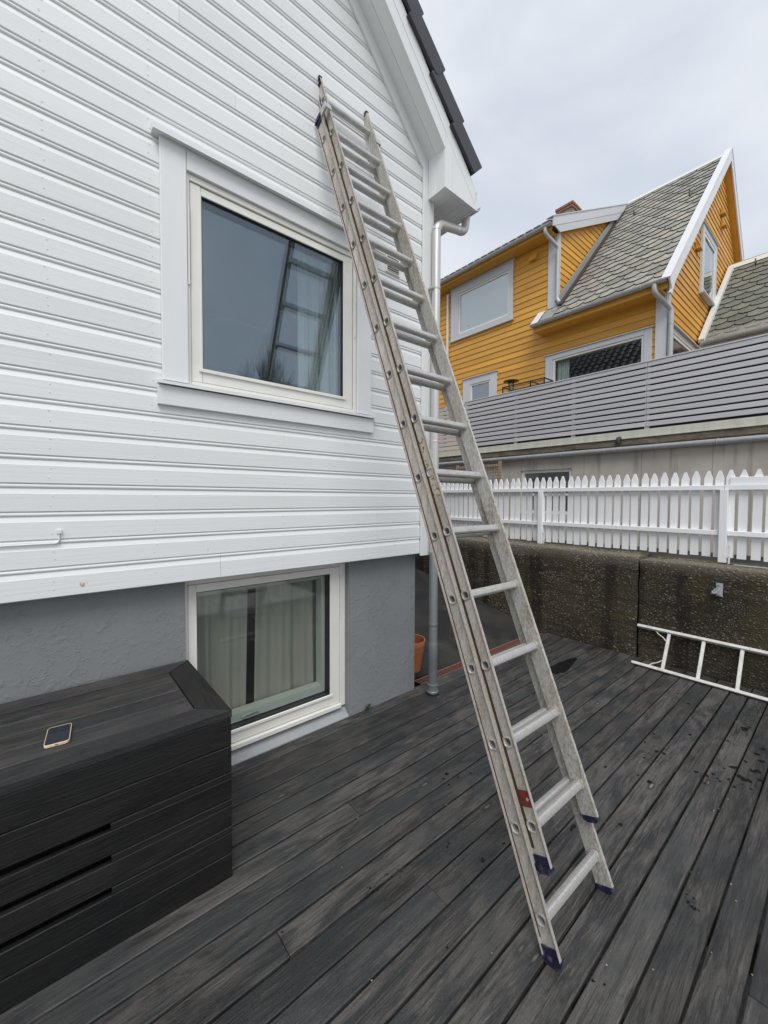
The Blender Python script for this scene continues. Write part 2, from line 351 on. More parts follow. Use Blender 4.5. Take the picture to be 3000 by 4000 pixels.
M['whiteflash'] = t.fin(t.mix(p, (0.55, 0.56, 0.52), (0.70, 0.70, 0.66)), 0.55)
t = NT('roof_backing'); M['backing'] = t.fin((0.03, 0.03, 0.032), 0.9)
t = NT('red_brick'); p = t.noise(t.vec((25, 25, 25)), 1, 4)
M['brick'] = t.fin(t.mix(p, (0.19, 0.075, 0.05), (0.30, 0.14, 0.095)), 0.85, 0, t.bump(p, 0.5, 0.01))
t = NT('chimney_render'); p = t.noise(t.vec((5, 5, 2)), 1, 5)
M['render'] = t.fin(t.mix(t.ramp(p, [(0.35, 0.0), (0.65, 1.0)]), (0.17, 0.155, 0.115), (0.33, 0.30, 0.22)), 0.9)
t = NT('moss'); p = t.noise(t.vec((40, 40, 40)), 1, 4)
M['moss'] = t.fin(t.mix(p, (0.035, 0.035, 0.010), (0.10, 0.085, 0.03)), 0.95)
t = NT('weed_leaf'); M['leaf'] = t.fin((0.07, 0.125, 0.02), 0.5)
t = NT('bark'); p = t.noise(t.vec((20, 20, 4)), 1, 4)
M['bark'] = t.fin(t.mix(p, (0.03, 0.025, 0.02), (0.07, 0.06, 0.05)), 0.9)
t = NT('untreated_timber'); p = t.noise(t.vec((30, 30, 3)), 1, 4)
M['timber'] = t.fin(t.mix(p, (0.38, 0.25, 0.15), (0.52, 0.37, 0.24)), 0.7)
t = NT('net_cord'); M['net'] = t.fin((0.05, 0.055, 0.06), 0.8)

# glazing, fabric, rooms
def glass(name, tint, ior, refl=(0.93, 0.96, 1)):
    t = NT(name); t.t.nodes.remove(t.b)
    tr = t.n('ShaderNodeBsdfTransparent'); tr.inputs[0].default_value = (*tint, 1)
    gl = t.n('ShaderNodeBsdfGlossy'); gl.inputs['Roughness'].default_value = 0.0; gl.inputs[0].default_value = (*refl, 1)
    lw_ = t.n('ShaderNodeLayerWeight'); lw_.inputs[0].default_value = 0.5
    f0 = ((ior-1)/(ior+1))**2
    fr = t.math('ADD', f0, t.math('MULTIPLY', 1-f0, t.math('POWER', lw_.outputs['Facing'], 5.0)))
    mx = t.n('ShaderNodeMixShader'); t.l(fr, mx.inputs[0]); t.l(tr.outputs[0], mx.inputs[1]); t.l(gl.outputs[0], mx.inputs[2])
    t.l(mx.outputs[0], t.o.inputs[0]); return t.m
M['glass'] = glass('coated_window_glass', (0.945, 0.97, 0.968), 1.85, (0.77, 0.87, 0.97))
M['glass_low'] = glass('green_tinted_glass', (0.948, 0.962, 0.950), 1.55)
M['glass_far'] = glass('clear_window_glass', (0.95, 0.97, 0.97), 2.0)
def fabric(name, col, tr_):
    t = NT(name); w_ = t.noise(t.vec((260, 260, 30)), 1, 2)
    d = t.n('ShaderNodeBsdfDiffuse'); tl = t.n('ShaderNodeBsdfTranslucent')
    cc = t.mix(w_, tuple(q*0.86 for q in col), col); t.l(cc, d.inputs[0]); t.l(cc, tl.inputs[0])
    mx = t.n('ShaderNodeMixShader'); mx.inputs[0].default_value = tr_
    t.l(d.outputs[0], mx.inputs[1]); t.l(tl.outputs[0], mx.inputs[2]); t.l(mx.outputs[0], t.o.inputs[0]); t.t.nodes.remove(t.b); return t.m
M['curtain'] = fabric('white_sheer_curtain', (0.58, 0.60, 0.60), 0.35)
M['linen'] = fabric('grey_linen_curtain', (0.54, 0.52, 0.475), 0.2)
M['greencurtain'] = fabric('pale_green_curtain', (0.60, 0.70, 0.62), 0.3)
M['blind'] = fabric('white_blind_slats', (0.86, 0.90, 0.93), 0.1)
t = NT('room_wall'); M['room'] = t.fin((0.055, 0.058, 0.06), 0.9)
t = NT('lining_paint'); M['lining'] = t.fin((0.60, 0.62, 0.60), 0.5)
t = NT('door_panel_blue'); M['bluepanel'] = t.fin((0.16, 0.165, 0.20), 0.4)
t = NT('dark_membrane'); M['membrane'] = t.fin((0.020, 0.020, 0.028), 0.8)

# ------------------------------------------------------------------ geometry helpers
ORG = {}                                   # world origin of every object built
class MB:
    def __init__(s): s.v = []; s.f = []
    def add(s, vs, fs):
        k = len(s.v); s.v += [tuple(v) for v in vs]; s.f += [tuple(i+k for i in f) for f in fs]; return s
    def box(s, x0, x1, y0, y1, z0, z1):
        return s.add([(x0,y0,z0),(x1,y0,z0),(x1,y1,z0),(x0,y1,z0),(x0,y0,z1),(x1,y0,z1),(x1,y1,z1),(x0,y1,z1)],
                     [(0,3,2,1),(4,5,6,7),(0,1,5,4),(1,2,6,5),(2,3,7,6),(3,0,4,7)])
    def prism(s, poly, axis, a, b):
        """poly: 2-D points; axis x -> (y,z), y -> (x,z), z -> (x,y)"""
        def P(p, t):
            return {'x': (t, p[0], p[1]), 'y': (p[0], t, p[1]), 'z': (p[0], p[1], t)}[axis]
        n = len(poly); vs = [P(p, a) for p in poly] + [P(p, b) for p in poly]
        fs = [tuple(range(n))[::-1], tuple(range(n, 2*n))] + [(i, (i+1) % n, (i+1) % n+n, i+n) for i in range(n)]
        return s.add(vs, fs)
    def plank(s, x0, x1, y0, y1, z0, z1, axis='x', c=0.003):
        """box with its four long edges chamfered"""
        if axis == 'x': a0, a1, b0, b1, e0, e1 = y0, y1, z0, z1, x0, x1
        elif axis == 'y': a0, a1, b0, b1, e0, e1 = x0, x1, z0, z1, y0, y1
        else: a0, a1, b0, b1, e0, e1 = x0, x1, y0, y1, z0, z1
        c = min(c, (a1-a0)*0.3, (b1-b0)*0.3)
        return s.prism([(a0+c,b0),(a1-c,b0),(a1,b0+c),(a1,b1-c),(a1-c,b1),(a0+c,b1),(a0,b1-c),(a0,b0+c)], axis, e0, e1)
    def frame_pts(s, path, i):
        p = [Vector(q) for q in path]
        if i == 0: d = p[1]-p[0]
        elif i == len(p)-1: d = p[-1]-p[-2]
        else: d = (p[i+1]-p[i]).normalized() + (p[i]-p[i-1]).normalized()
        return d.normalized()
    def tube(s, path, r, n=10, caps=True):
        k = len(s.v); up = None; rings = []
        for i in range(len(path)):
            d = s.frame_pts(path, i)
            if up is None:
                up = Vector((0, 0, 1)) if abs(d.z) < 0.9 else Vector((1, 0, 0))
            a = (up - d*up.dot(d)).normalized(); up = a; b = d.cross(a)
            rr = r[i] if isinstance(r, (list, tuple)) else r
            rings.append([Vector(path[i]) + (a*math.cos(2*math.pi*j/n) + b*math.sin(2*math.pi*j/n))*rr for j in range(n)])
        vs = [tuple(q) for g in rings for q in g]; fs = []
        for i in range(len(rings)-1):
            for j in range(n): fs.append((i*n+j, i*n+(j+1) % n, (i+1)*n+(j+1) % n, (i+1)*n+j))
        if caps: fs += [tuple(range(n))[::-1], tuple(range((len(rings)-1)*n, len(rings)*n))]
        return s.add(vs, fs)
    def lathe(s, prof, cx, cy, n=24, cap0=True, cap1=True):
        vs = []; fs = []
        for r, z in prof:
            for j in range(n): vs.append((cx+r*math.cos(2*math.pi*j/n), cy+r*math.sin(2*math.pi*j/n), z))
        for i in range(len(prof)-1):
            for j in range(n): fs.append((i*n+j, i*n+(j+1) % n, (i+1)*n+(j+1) % n, (i+1)*n+j))
        if cap0: fs.append(tuple(range(n))[::-1])
        if cap1: fs.append(tuple(range((len(prof)-1)*n, len(prof)*n)))
        return s.add(vs, fs)
    def xf(s, fn):
        s.v = [tuple(fn(Vector(v))) for v in s.v]; return s
    def build(s, name, mat, parent=None, org=None, smooth=False, label=None, cat=None, group=None, kind=None):
        o3 = Vector(org) if org is not None else (ORG[parent.name] if parent else Vector((0, 0, 0)))
        me = bpy.data.meshes.new(name)
        me.from_pydata([tuple(Vector(v)-o3) for v in s.v], [], s.f); me.validate(); me.update()
        bm = bmesh.new(); bm.from_mesh(me); bmesh.ops.recalc_face_normals(bm, faces=bm.faces); bm.to_mesh(me); bm.free()
        if smooth:
            for p in me.polygons: p.use_smooth = True
            try: me.set_sharp_from_angle(angle=R(35))
            except Exception: pass
        me.materials.append(M[mat] if isinstance(mat, str) else mat)
        return link(name, me, parent, o3, label, cat, group, kind)

def link(name, me, parent, org, label=None, cat=None, group=None, kind=None, rot=None):
    o = bpy.data.objects.new(name, me); COL.objects.link(o)
    org = Vector(org)
    if parent is not None:
        o.parent = parent; o.location = org - ORG[parent.name]
    else: o.location = org
    if rot is not None: o.rotation_euler = rot
    ORG[o.name] = org
    tag(o, label, cat, group, kind); return o
def tag(o, label=None, cat=None, group=None, kind=None):
    if label: o['label'] = label
    if cat: o['category'] = cat
    if group: o['group'] = group
    if kind: o['kind'] = kind
def thing(name, loc, label=None, cat=None, group=None, kind=None):
    o = bpy.data.objects.new(name, None); COL.objects.link(o); o.location = loc; o.empty_display_size = 0.1
    ORG[o.name] = Vector(loc); tag(o, label, cat, group, kind); return o
def bx(*a): return MB().box(*a)
def pk(*a, **k): return MB().plank(*a, **k)
def subtract(a, b, cuts):
    """interval [a,b] minus the cuts"""
    segs = [(a, b)]
    for c, d in cuts:
        n = []
        for p, q in segs:
            if d <= p or c >= q: n.append((p, q)); continue
            if c > p: n.append((p, c))
            if d < q: n.append((d, q))
        segs = n
    return [(p, q) for p, q in segs if q-p > 0.02]

# ================================================================== SETTING
g = MB(); g.add([(-200,-200,-0.8),(200,-200,-0.8),(200,200,-0.8),(-200,200,-0.8)], [(0,1,2,3)])
g.build('ground', 'ground', kind='structure')
bx(5.36, 60, -30, 45, -0.75, 1.0).build('driveway', 'asphalt', kind='structure')
# sloping asphalt path between house and retaining wall
nx, ny = 10, 24; vs_ = []; fs_ = []
for j in range(ny+1):
    for i in range(nx+1):
        x = 2.30 + (4.93-2.30)*i/nx; y = 2.68 + (9.0-2.68)*j/ny
        z = -0.012 + 0.215*max(0, y-2.72) + 0.012*mnoise.noise((x*1.7, y*1.7, 0)) + 0.03*((x-3.6)/1.3)**2
        vs_.append((x, y, min(z, 0.95)))
for j in range(ny):
    for i in range(nx):
        a = j*(nx+1)+i; fs_.append((a, a+1, a+nx+2, a+nx+1))
MB().add(vs_, fs_).build('asphalt_path', 'asphalt', smooth=True, kind='structure')
bx(2.30, 4.93, 2.684, 2.72, -0.75, -0.02).build('path_edge', 'asphalt', kind='structure')

# ------------------------------------------------------------------ deck, board by board
deck = thing('deck', (0.0, 0.0, -0.6), kind='structure')
PITCH = 0.124
joints = {}
def row_of(y): return int(math.floor((1.698-y)/PITCH))
for jx, jy in ((1.274,1.756),(0.668,1.387),(1.267,1.141),(1.295,2.495),(2.454,1.883),(3.065,0.644),(3.083,0.888),(3.677,0.516),(1.838,0.183),(3.407,1.221)):
    joints.setdefault(row_of(jy), []).append(jx)
rr = random.Random(3)
for k in range(-7, 21):
    y1 = 1.698 - PITCH*k; y0 = y1 - PITCH
    gap = 0.0032 + rr.random()*0.0028
    cut = sorted(joints.get(k, []) + ([rr.uniform(-1.9, -0.5)] if k % 2 else []))
    xs = [-2.6] + cut + [4.895]
    for a, b in zip(xs[:-1], xs[1:]):
        dz = rr.uniform(-0.0012, 0.0008)
        yy1 = min(y1-gap, 2.546)
        pk(a+0.0015, b-0.0015, y0+gap, yy1, -0.028+dz, dz, axis='x', c=0.0035).build('deck_board', 'deck', deck)
for i in range(12):
    x = -2.5 + i*0.66
    bx(x, x+0.048, -1.75+0.92, 2.54, -0.18, -0.0295).build('joist', 'joist', deck)
    for y in (-0.6, 0.9, 2.3):
        bx(x+0.001, x+0.047, y, y+0.09, -0.8, -0.181).build('deck_post', 'joist', deck)
# wet drip marks: flat stains lying on the boards
t = NT('wet_mark'); p = t.noise(t.vec((90, 90, 90)), 1, 3)
M['wet'] = t.fin(t.mix(p, (0.003, 0.003, 0.003), (0.008, 0.0075, 0.007)), 0.5, 0, None, 0.2)
SPOTS = [(3.156,0.848,0.015),(3.166,0.808,0.014),(3.380,0.928,0.010),(3.213,0.934,0.010),(3.572,0.755,0.013),(4.112,0.887,0.015),(4.019,0.905,0.007),(4.254,0.996,0.009),(2.717,1.007,0.011),(3.014,0.879,0.009),(2.778,0.779,0.014),(2.290,0.768,0.011),(2.793,0.845,0.009),(3.110,0.620,0.013),(3.117,0.568,0.013),(3.022,0.562,0.008),(3.167,0.547,0.011),(3.137,0.520,0.008),(3.120,0.504,0.009),(3.286,0.512,0.007),(3.343,0.482,0.018),(3.363,0.466,0.011),(3.182,0.473,0.010),(3.156,0.465,0.006),(3.121,0.439,0.011),(3.263,0.436,0.020),(3.253,0.414,0.024),(3.258,0.390,0.017),(3.483,0.437,0.014),(3.978,0.511,0.032),(4.035,0.494,0.013),(3.646,0.402,0.019),(3.569,0.371,0.019),(3.751,0.383,0.018),(3.397,0.388,0.020),(3.418,0.370,0.020),(3.318,0.345,0.015),(3.175,0.371,0.009),(3.234,0.355,0.006),(3.188,0.412,0.006),(2.791,0.482,0.005),(3.864,1.162,0.008),(4.178,1.473,0.014),(3.689,0.560,0.010),(1.062,1.344,0.006),(1.061,1.321,0.007),(1.038,1.319,0.005),(1.083,1.315,0.005),(1.081,1.335,0.003),(1.054,1.355,0.003),(1.162,1.345,0.004),(1.171,1.323,0.004),(1.223,1.313,0.004),(1.215,1.331,0.003),(1.197,1.295,0.003),(1.505,1.273,0.006),(1.485,1.266,0.006),(1.467,1.226,0.004),(1.144,0.970,0.005),(0.684,1.426,0.005),(1.881,1.615,0.015),(1.835,1.600,0.009),(1.820,1.544,0.009),(1.915,1.551,0.008),(2.002,1.524,0.008),(2.027,1.485,0.005),(1.557,1.108,0.012),(1.715,1.098,0.008),(2.102,0.439,0.005),(2.104,0.415,0.005),(2.066,0.426,0.008),(2.055,0.410,0.008),(2.053,0.399,0.008),(2.058,0.387,0.005),(2.779,0.780,0.015),(2.292,0.771,0.011),(2.263,0.776,0.005),(2.357,0.574,0.004),(2.089,0.921,0.015),(2.060,0.920,0.010),(1.462,0.566,0.006),(1.482,0.535,0.005),(1.910,0.439,0.003),(1.847,0.436,0.002)]
wm = MB(); rz = random.Random(17)
for x, y, r_ in SPOTS:
    k = 14; ph1, ph2 = rz.uniform(0, 6), rz.uniform(0, 6); an = rz.uniform(-.5, .5)
    ring = []
    for i in range(k):
        a = 2*math.pi*i/k; q = r_*(1+.18*math.sin(2*a+ph1)+.16*math.sin(3*a+ph2)+rz.uniform(-.12, .12))
        ring.append((x+q*1.05*math.cos(a+an), y+q*0.8*math.sin(a+an), 0.0014))
    wm.add(ring+[(x, y, 0.0016)], [(i, (i+1) % k, k) for i in range(k)])
k = 26; ring = []
for i in range(k):
    a = 2*math.pi*i/k; q = 1+.16*math.sin(3*a+1)+rz.uniform(-.08, .08)
    ring.append((4.02+0.30*q*math.cos(a), 1.93+0.075*q*math.sin(a), 0.0014))
wm.add(ring+[(4.02, 1.93, 0.0016)], [(i, (i+1) % k, k) for i in range(k)])
wm.build('water_marks', 'wet', kind='stuff', label='dark wet drip marks and a small puddle on the deck boards', cat='water')
rz = random.Random(23); db = MB()
for i in range(150):
    k = rz.randint(-6, 19); x = rz.uniform(0.6, 4.6); y = 1.698-PITCH*k+rz.gauss(0, .012)
    if rz.random() < 0.25: y = rz.uniform(0.0, 2.4)
    r_ = rz.uniform(.0015, .0045); a = rz.uniform(0, 6)
    db.add([(x+r_*math.cos(a), y+r_*math.sin(a), 0.0009), (x+r_*math.cos(a+2.2), y+r_*math.sin(a+2.2), 0.0009), (x+r_*1.6*math.cos(a+4), y+r_*1.6*math.sin(a+4), 0.0009), (x, y, 0.0012+r_*.7)], [(0,1,3),(1,2,3),(2,0,3),(0,2,1)])
t = NT('lichen_crumb'); M['crumb'] = t.fin((0.34, 0.29, 0.16), 0.9)
db.build('crumbs', 'crumb', kind='stuff', label='tiny tan crumbs of lichen and grit lying along the deck gaps', cat='debris')
# narrow closing strip between the deck and the drain
pk(2.53, 4.80, 2.549, 2.571, -0.028, -0.001, axis='x').build('edge_strip', 'deck', deck)

# ------------------------------------------------------------------ white house
YC = 2.45; YFND = 2.552
wh = thing('white_house', (-0.5, 5.5, -0.8), 'white clapboard house with grey plinth and black tiled roof, close on the left', 'house')
# plinth (rendered) pieces around the lower window
bx(-3.5, 0.618, YFND, 2.80, -0.8, 1.30).build('plinth', 'plaster', wh)
fr_ = MB().box(1.796, 2.516, YFND, 2.80, -0.8, 1.30); fr_.build('plinth', 'plaster', wh)
bx(0.619, 1.795, 2.66, 2.80, -0.8, 0.075).build('plinth', 'plaster', wh)
bx(2.30, 2.5155, 2.801, 12.5, -0.8, 1.30).build('plinth', 'plaster', wh)
MB().prism([(2.548,-0.8),(2.548,0.004),(2.61,0.055),(2.659,0.078),(2.659,-0.8)], 'x', 0.6195, 1.7945).build('window_ledge', 'sillpaint', wh, smooth=False)
bx(-3.49, 2.29, 2.90, 12.4, 1.25, 1.30).build('floor_slab', 'room', wh)

SLOPE = 1.02
def soff(x): return 4.535 + (2.526-x)*SLOPE          # underside of the verge
RX = -0.5                                            # ridge
ZR = soff(RX)
BP = 0.1313; ZB0 = 1.389
def clad_profile(z0, p):
    y = YC
    t_ = z0+p
    return [(y+0.021,z0-0.003),(y+0.004,z0-0.003),(y,z0+0.001),(y,t_-0.050),(y+0.0015,t_-0.047),(y+0.0078,t_-0.0245),(y+0.0060,t_-0.0225),
            (y+0.0022,t_-0.0200),(y+0.0004,t_-0.0150),(y+0.0012,t_-0.0100),(y+0.0038,t_-0.0070),(y+0.0070,t_-0.0055),(y+0.0078,t_-0.0035),(y+0.021,t_-0.0035)]
def rake_prism(z0, p, x0, x1, cut_r, cut_l):
    """cladding board whose ends follow the roof slope"""
    prof = clad_profile(z0, p); n = len(prof); m_ = MB()
    a = []; b = []
    for y, z in prof:
        xr = min(x1, 2.526-(z-4.535)/SLOPE+0.004) if cut_r else x1
        xl = max(x0, 2*RX-(2.526-(z-4.535)/SLOPE)) if cut_l else x0
        a.append((xl, y, z)); b.append((xr, y, z))
    m_.add(a+b, [tuple(range(n)), tuple(range(n, 2*n))[::-1]] + [(i, i+n, (i+1) % n+n, (i+1) % n) for i in range(n)])
    return m_
WIN = [(0.545, 1.862, 2.312, 3.585)]
rj = random.Random(11)
zrow = [(1.2445, ZB0-1.2445)] + [(ZB0+BP*i, BP) for i in range(45)]
for i, (z0, p) in enumerate(zrow):
    if z0+p > ZR-0.1: break
    cuts = [(w[0], w[1]) for w in WIN if z0 < w[3] and z0+p > w[2]]
    segs = subtract(-3.45, 2.47, cuts)
    if i == 14+7: segs = subtract(-3.45, 2.47, [(0.9035, 0.9045)] + cuts)
    if i == 0: segs = [(-3.45, 0.79), (0.7915, 2.47)]
    if i == 23: segs = [(-3.45, 0.6), (0.6012, 2.47)]
    for a, b in segs:
        rake_prism(z0, p, a, b, b > 2.4 and z0+p > 4.45, a < -3 and z0+p > 4.45).build('cladding_board', 'white_stain' if i < 3 else 'white_x', wh)
# nails in rows on the studs
nb = MB()
for i, (z0, p) in enumerate(zrow[:33]):
    for xs_ in (0.02, 0.45, 1.2, 2.0, 2.42):
        for dx, dz in ((0, 0.03), (rj.uniform(-.012, .012), 0.075)):
            x = xs_+rj.uniform(-.008, .008); z = z0+dz+rj.uniform(-.006, .006)
            if xs_ in (1.2,) and 2.2 < z < 3.7: continue
            if z > soff(x)-0.15 or (rj.random() < 0.12): continue
            r_ = 0.0034
            nb.add([(x+r_*math.cos(a*1.0472), YC-0.0016, z+r_*math.sin(a*1.0472)) for a in range(6)] + [(x+1.3*r_*math.cos(a*1.0472), YC+0.001, z+1.3*r_*math.sin(a*1.0472)) for a in range(6)],
                   [(0,1,2,3,4,5)] + [(a, (a+1) % 6, (a+1) % 6+6, a+6) for a in range(6)])
nb.build('nails', 'white_x', wh, kind='stuff')
# solid wall core behind the boards, leaving the window hole
for a, b, c_, d in ((-3.44, 0.60, 1.31, 4.4), (1.80, 2.50, 1.31, 4.4), (0.601, 1.799, 1.31, 2.33), (0.601, 1.799, 3.53, 4.4)):
    bx(a, b, 2.475, 2.60, c_, d).build('wall_core', 'white_x', wh)
MB().prism([(-3.44,4.401),(2.46,4.401),(RX,ZR-0.1)], 'y', 2.475, 2.60).build('gable_core', 'white_x', wh)
# bottom drip edge, corner boards
pk(-3.45, 2.47, 2.472, 2.551, 1.2445, 1.262, axis='x').build('drip_board', 'white_x', wh)
pk(2.466, 2.592, 2.428, 2.4495, 1.225, 4.60, axis='z').build('corner_board', 'white_z', wh)
pk(2.571, 2.592, 2.4505, 2.57, 1.225, 4.45, axis='z').build('corner_board', 'white_z', wh)
# side wall towards the path: boards
for i in range(25):
    z0, p = (1.2445+BP*i, BP)
    if z0+p > 4.5: break
    MB().prism([(2.571,z0),(2.571,z0+p-0.036),(2.557,z0+p-0.022),(2.563,z0+p-0.008),(2.553,z0+p),(2.53,z0+p),(2.53,z0)], 'y', 2.572, 12.4).build('cladding_board', 'white_y', wh)
bx(2.35, 2.529, 2.61, 12.4, 1.305, 4.6).build('side_core', 'white_y', wh)
# frieze board under the verge
def slant(x0, x1, off0, off1, y0, y1, sgn=1):
    if sgn > 0: pts = [(x0, soff(x0)+off0), (x1, soff(x1)+off0), (x1, soff(x1)+off1), (x0, soff(x0)+off1)]
    else: pts = [(2*RX-x0, soff(x0)+off0), (2*RX-x1, soff(x1)+off0), (2*RX-x1, soff(x1)+off1), (2*RX-x0, soff(x0)+off1)]
    return MB().prism(pts, 'y', y0, y1)
YV = 2.248
for sg in (1, -1):
    slant(RX, 2.50, -0.122, 0.0, 2.4315, 2.4495, sg).build('frieze_board', 'white_x', wh)
    # verge soffit boards
    slant(RX, 2.52, 0.001, 0.018, YV+0.013, 2.340, sg).build('soffit_board', 'white_x', wh)
    slant(RX, 2.52, 0.001, 0.018, 2.3425, 2.448, sg).build('soffit_board', 'white_x', wh)
    # roof body
    pts_ = [(RX,ZR+0.02),(2.60,soff(2.60)+0.02),(2.86,4.30),(2.86,soff(2.86)+0.23),(RX,ZR+0.23)]
    MB().prism(pts_ if sg > 0 else [(2*RX-q[0],q[1]) for q in pts_], 'y', YV+0.015, 12.6).build('roof_body', 'backing', wh)
# barge boards in two strips and the boxed eave end
slant(RX, 2.515, -0.012, 0.118, YV-0.012, YV+0.012).build('barge_board', 'white_x', wh)
slant(RX, 2.90, 0.120, 0.255, YV-0.014, YV+0.010).build('barge_board', 'white_x', wh)
slant(RX, 2.515, -0.012, 0.255, YV-0.012, YV+0.012, -1).build('barge_board', 'white_x', wh)
zl = 4.235
MB().prism([(2.512,zl),(2.60,zl),(2.60,soff(2.60)+0.118),(2.517,soff(2.517)+0.118),(2.517,soff(2.517)-0.012),(2.512,soff(2.512)-0.012)], 'y', YV-0.013, YV+0.011).build('eave_end_board', 'white_z', wh)
MB().prism([(2.6015,zl+.001),(2.932,zl-0.006),(2.936,4.40),(2.902,soff(2.902)+0.118),(2.6015,soff(2.6015)+0.118)], 'y', YV-0.013, YV+0.011).build('eave_end_board', 'white_z', wh)
pk(2.516, 2.534, YV+0.0125, 2.335, zl+0.002, soff(2.525)+0.06, axis='z').build('eave_cheek_board', 'white_z', wh)
pk(2.516, 2.534, 2.3365, 2.427, zl+0.002, soff(2.525)+0.06, axis='z').build('eave_cheek_board', 'white_z', wh)
for a, b in ((2.536, 2.655), (2.657, 2.775), (2.777, 2.905)):
    pk(a, b, YV+0.0125, 12.5, zl+0.004, zl+0.020, axis='y').build('soffit_board', 'white_y', wh)
pk(2.907, 2.928, YV+0.0125, 12.5, zl+0.0, 4.42, axis='y').build('eave_fascia', 'white_y', wh)
# verge tiles, overlapping down the slope
ca, sa = math.cos(math.atan(SLOPE)), math.sin(math.atan(SLOPE))
def sl_pt(s_, h):                                    # s down the slope from x=2.0, h square to it
    x = 2.0 + s_*ca + h*sa; z = soff(2.0)+0.25 - s_*sa + h*ca
    return (x, z)
EXP = 0.345
for k in range(-8, 4):
    s0 = 0.12 + EXP*k - EXP; s1 = s0 + EXP + 0.035
    end = 0.040
    low = [sl_pt(s0, -0.018), sl_pt(s1-0.015, -0.018+end), sl_pt(s1, 0.0+end), sl_pt(s1, 0.118+end), sl_pt(s1-0.01, 0.126+end), sl_pt(s0, 0.12)]
    o_y = 0.003*(k % 2); MB().prism(low, 'y', YV-0.045-o_y, YV-0.0165-o_y*0.1).build('verge_tile', 'tile', wh)
    top = [sl_pt(s0, 0.118), sl_pt(s1, 0.095+end), sl_pt(s1, 0.125+end), sl_pt(s0, 0.148-0.02)]
    MB().prism(top, 'y', YV-0.0155+o_y*0.1, YV+0.16+o_y).build('verge_tile_top', 'tile', wh)
# field tiles of the slope facing the path (one sheet of pantiles)
ft = MB()
for k in range(-14, 4):
    s0 = 0.12+EXP*k-EXP; s1 = s0+EXP+0.035
    for q in range(34):
        yy = YV+0.162+q*0.3; N_ = 8; top = []; bot = []; un = []
        for j in range(N_+1):
            w_ = 0.03*math.cos(2*math.pi*j/N_); y = yy+0.3*j/N_
            a = sl_pt(s0, 0.075+w_); b = sl_pt(s1, 0.10+w_); c2 = sl_pt(s1, 0.078+w_)
            top.append((a[0], y, a[1])); bot.append((b[0], y, b[1])); un.append((c2[0], y, c2[1]))
        n = N_+1
        ft.add(top+bot+un, [(j, j+1, n+j+1, n+j) for j in range(N_)] + [(n+j, n+j+1, 2*n+j+1, 2*n+j) for j in range(N_)])
ft.build('roof_tiles', 'tile', wh, kind='stuff')
slant(RX-0.05, 2.86, 0.235, 0.30, YV-0.02, 12.6, -1).build('roof_far_side', 'tile', wh)
# eave gutter and down pipe
gp = []
for j in range(9):
    a = math.pi+math.pi*j/8; gp.append((2.985+0.055*math.cos(a), 4.335+0.055*math.sin(a)))
gp2 = [(2.985+(q[0]-2.985)*0.93, 4.335+(q[1]-4.335)*0.93) for q in gp[::-1]]
MB().prism(gp+gp2, 'y', YV+0.03, 12.5).build('eave_gutter', 'alu', wh)
def bend(p0, p1, p2, r, n=6):
    a = (Vector(p0)-Vector(p1)).normalized(); b = (Vector(p2)-Vector(p1)).normalized(); P = Vector(p1)
    A = P+a*r; B = P+b*r; return [tuple((A*(1-t)**2)+(P*2*t*(1-t))+(B*t*t)) for t in [i/n for i in range(n+1)]]
px, py = 2.578, 2.385
pa = [(px,py,0.03),(px,py,4.03),(2.66,py,4.115),(2.945,py,4.125),(2.975,py,4.29)]
path = [pa[0]] + bend(pa[0],pa[1],(2.75,py,4.12),0.07) + bend((2.58,py,4.11),(2.945,py,4.115),pa[4],0.08) + [pa[4]]
dp = MB().tube(path, 0.0365, 16).build('down_pipe', 'alu', wh, smooth=True)
MB().lathe([(0.0378,0.03),(0.0378,1.25),(0.0366,1.252)], px, py, 20, False, False).build('lower_pipe', 'galvdark', dp, smooth=True)
MB().lathe([(0.0380,0.60),(0.0400,0.605),(0.0400,0.628),(0.0380,0.632)], px, py, 20, False, False).build('pipe_collar', 'galvdark', dp, smooth=True)
MB().lathe([(0.0392,0.032),(0.040,0.30),(0.0405,0.302),(0.0405,0.46),(0.0385,0.465)], px, py, 20, False, False).build('pipe_sleeve', 'galvdark', dp, smooth=True)
MB().lathe([(0.052,0.001),(0.052,0.028),(0.046,0.036),(0.046,0.075),(0.0485,0.078),(0.0485,0.092),(0.042,0.095)], px, py, 20, False, False).build('pipe_foot', 'galvdark', dp, smooth=True)
MB().lathe([(0.0540,0.0006),(0.0545,0.016),(0.0525,0.018)], px, py, 20, False, False).build('pipe_gasket', 'rubber', dp, smooth=True)
for z in (3.50, 1.62):
    c_ = MB().lathe([(0.0375,z-0.006),(0.0395,z-0.006),(0.0395,z+0.006),(0.0375,z+0.006)], px, py, 18, False, False)
    c_.box(px-0.055, px-0.037, py-0.006, py+0.05, z-0.008, z+0.008); c_.box(px-0.058, px-0.05, py-0.014, py+0.002, z-0.012, z+0.012)
    c_.build('pipe_clip', 'galv', dp)
for z in (3.985, 2.2):
    MB().lathe([(0.0368,z),(0.0378,z+0.002),(0.0378,z+0.012),(0.0368,z+0.014)], px, py, 18, False, False).build('pipe_seam', 'alu', dp, smooth=True)

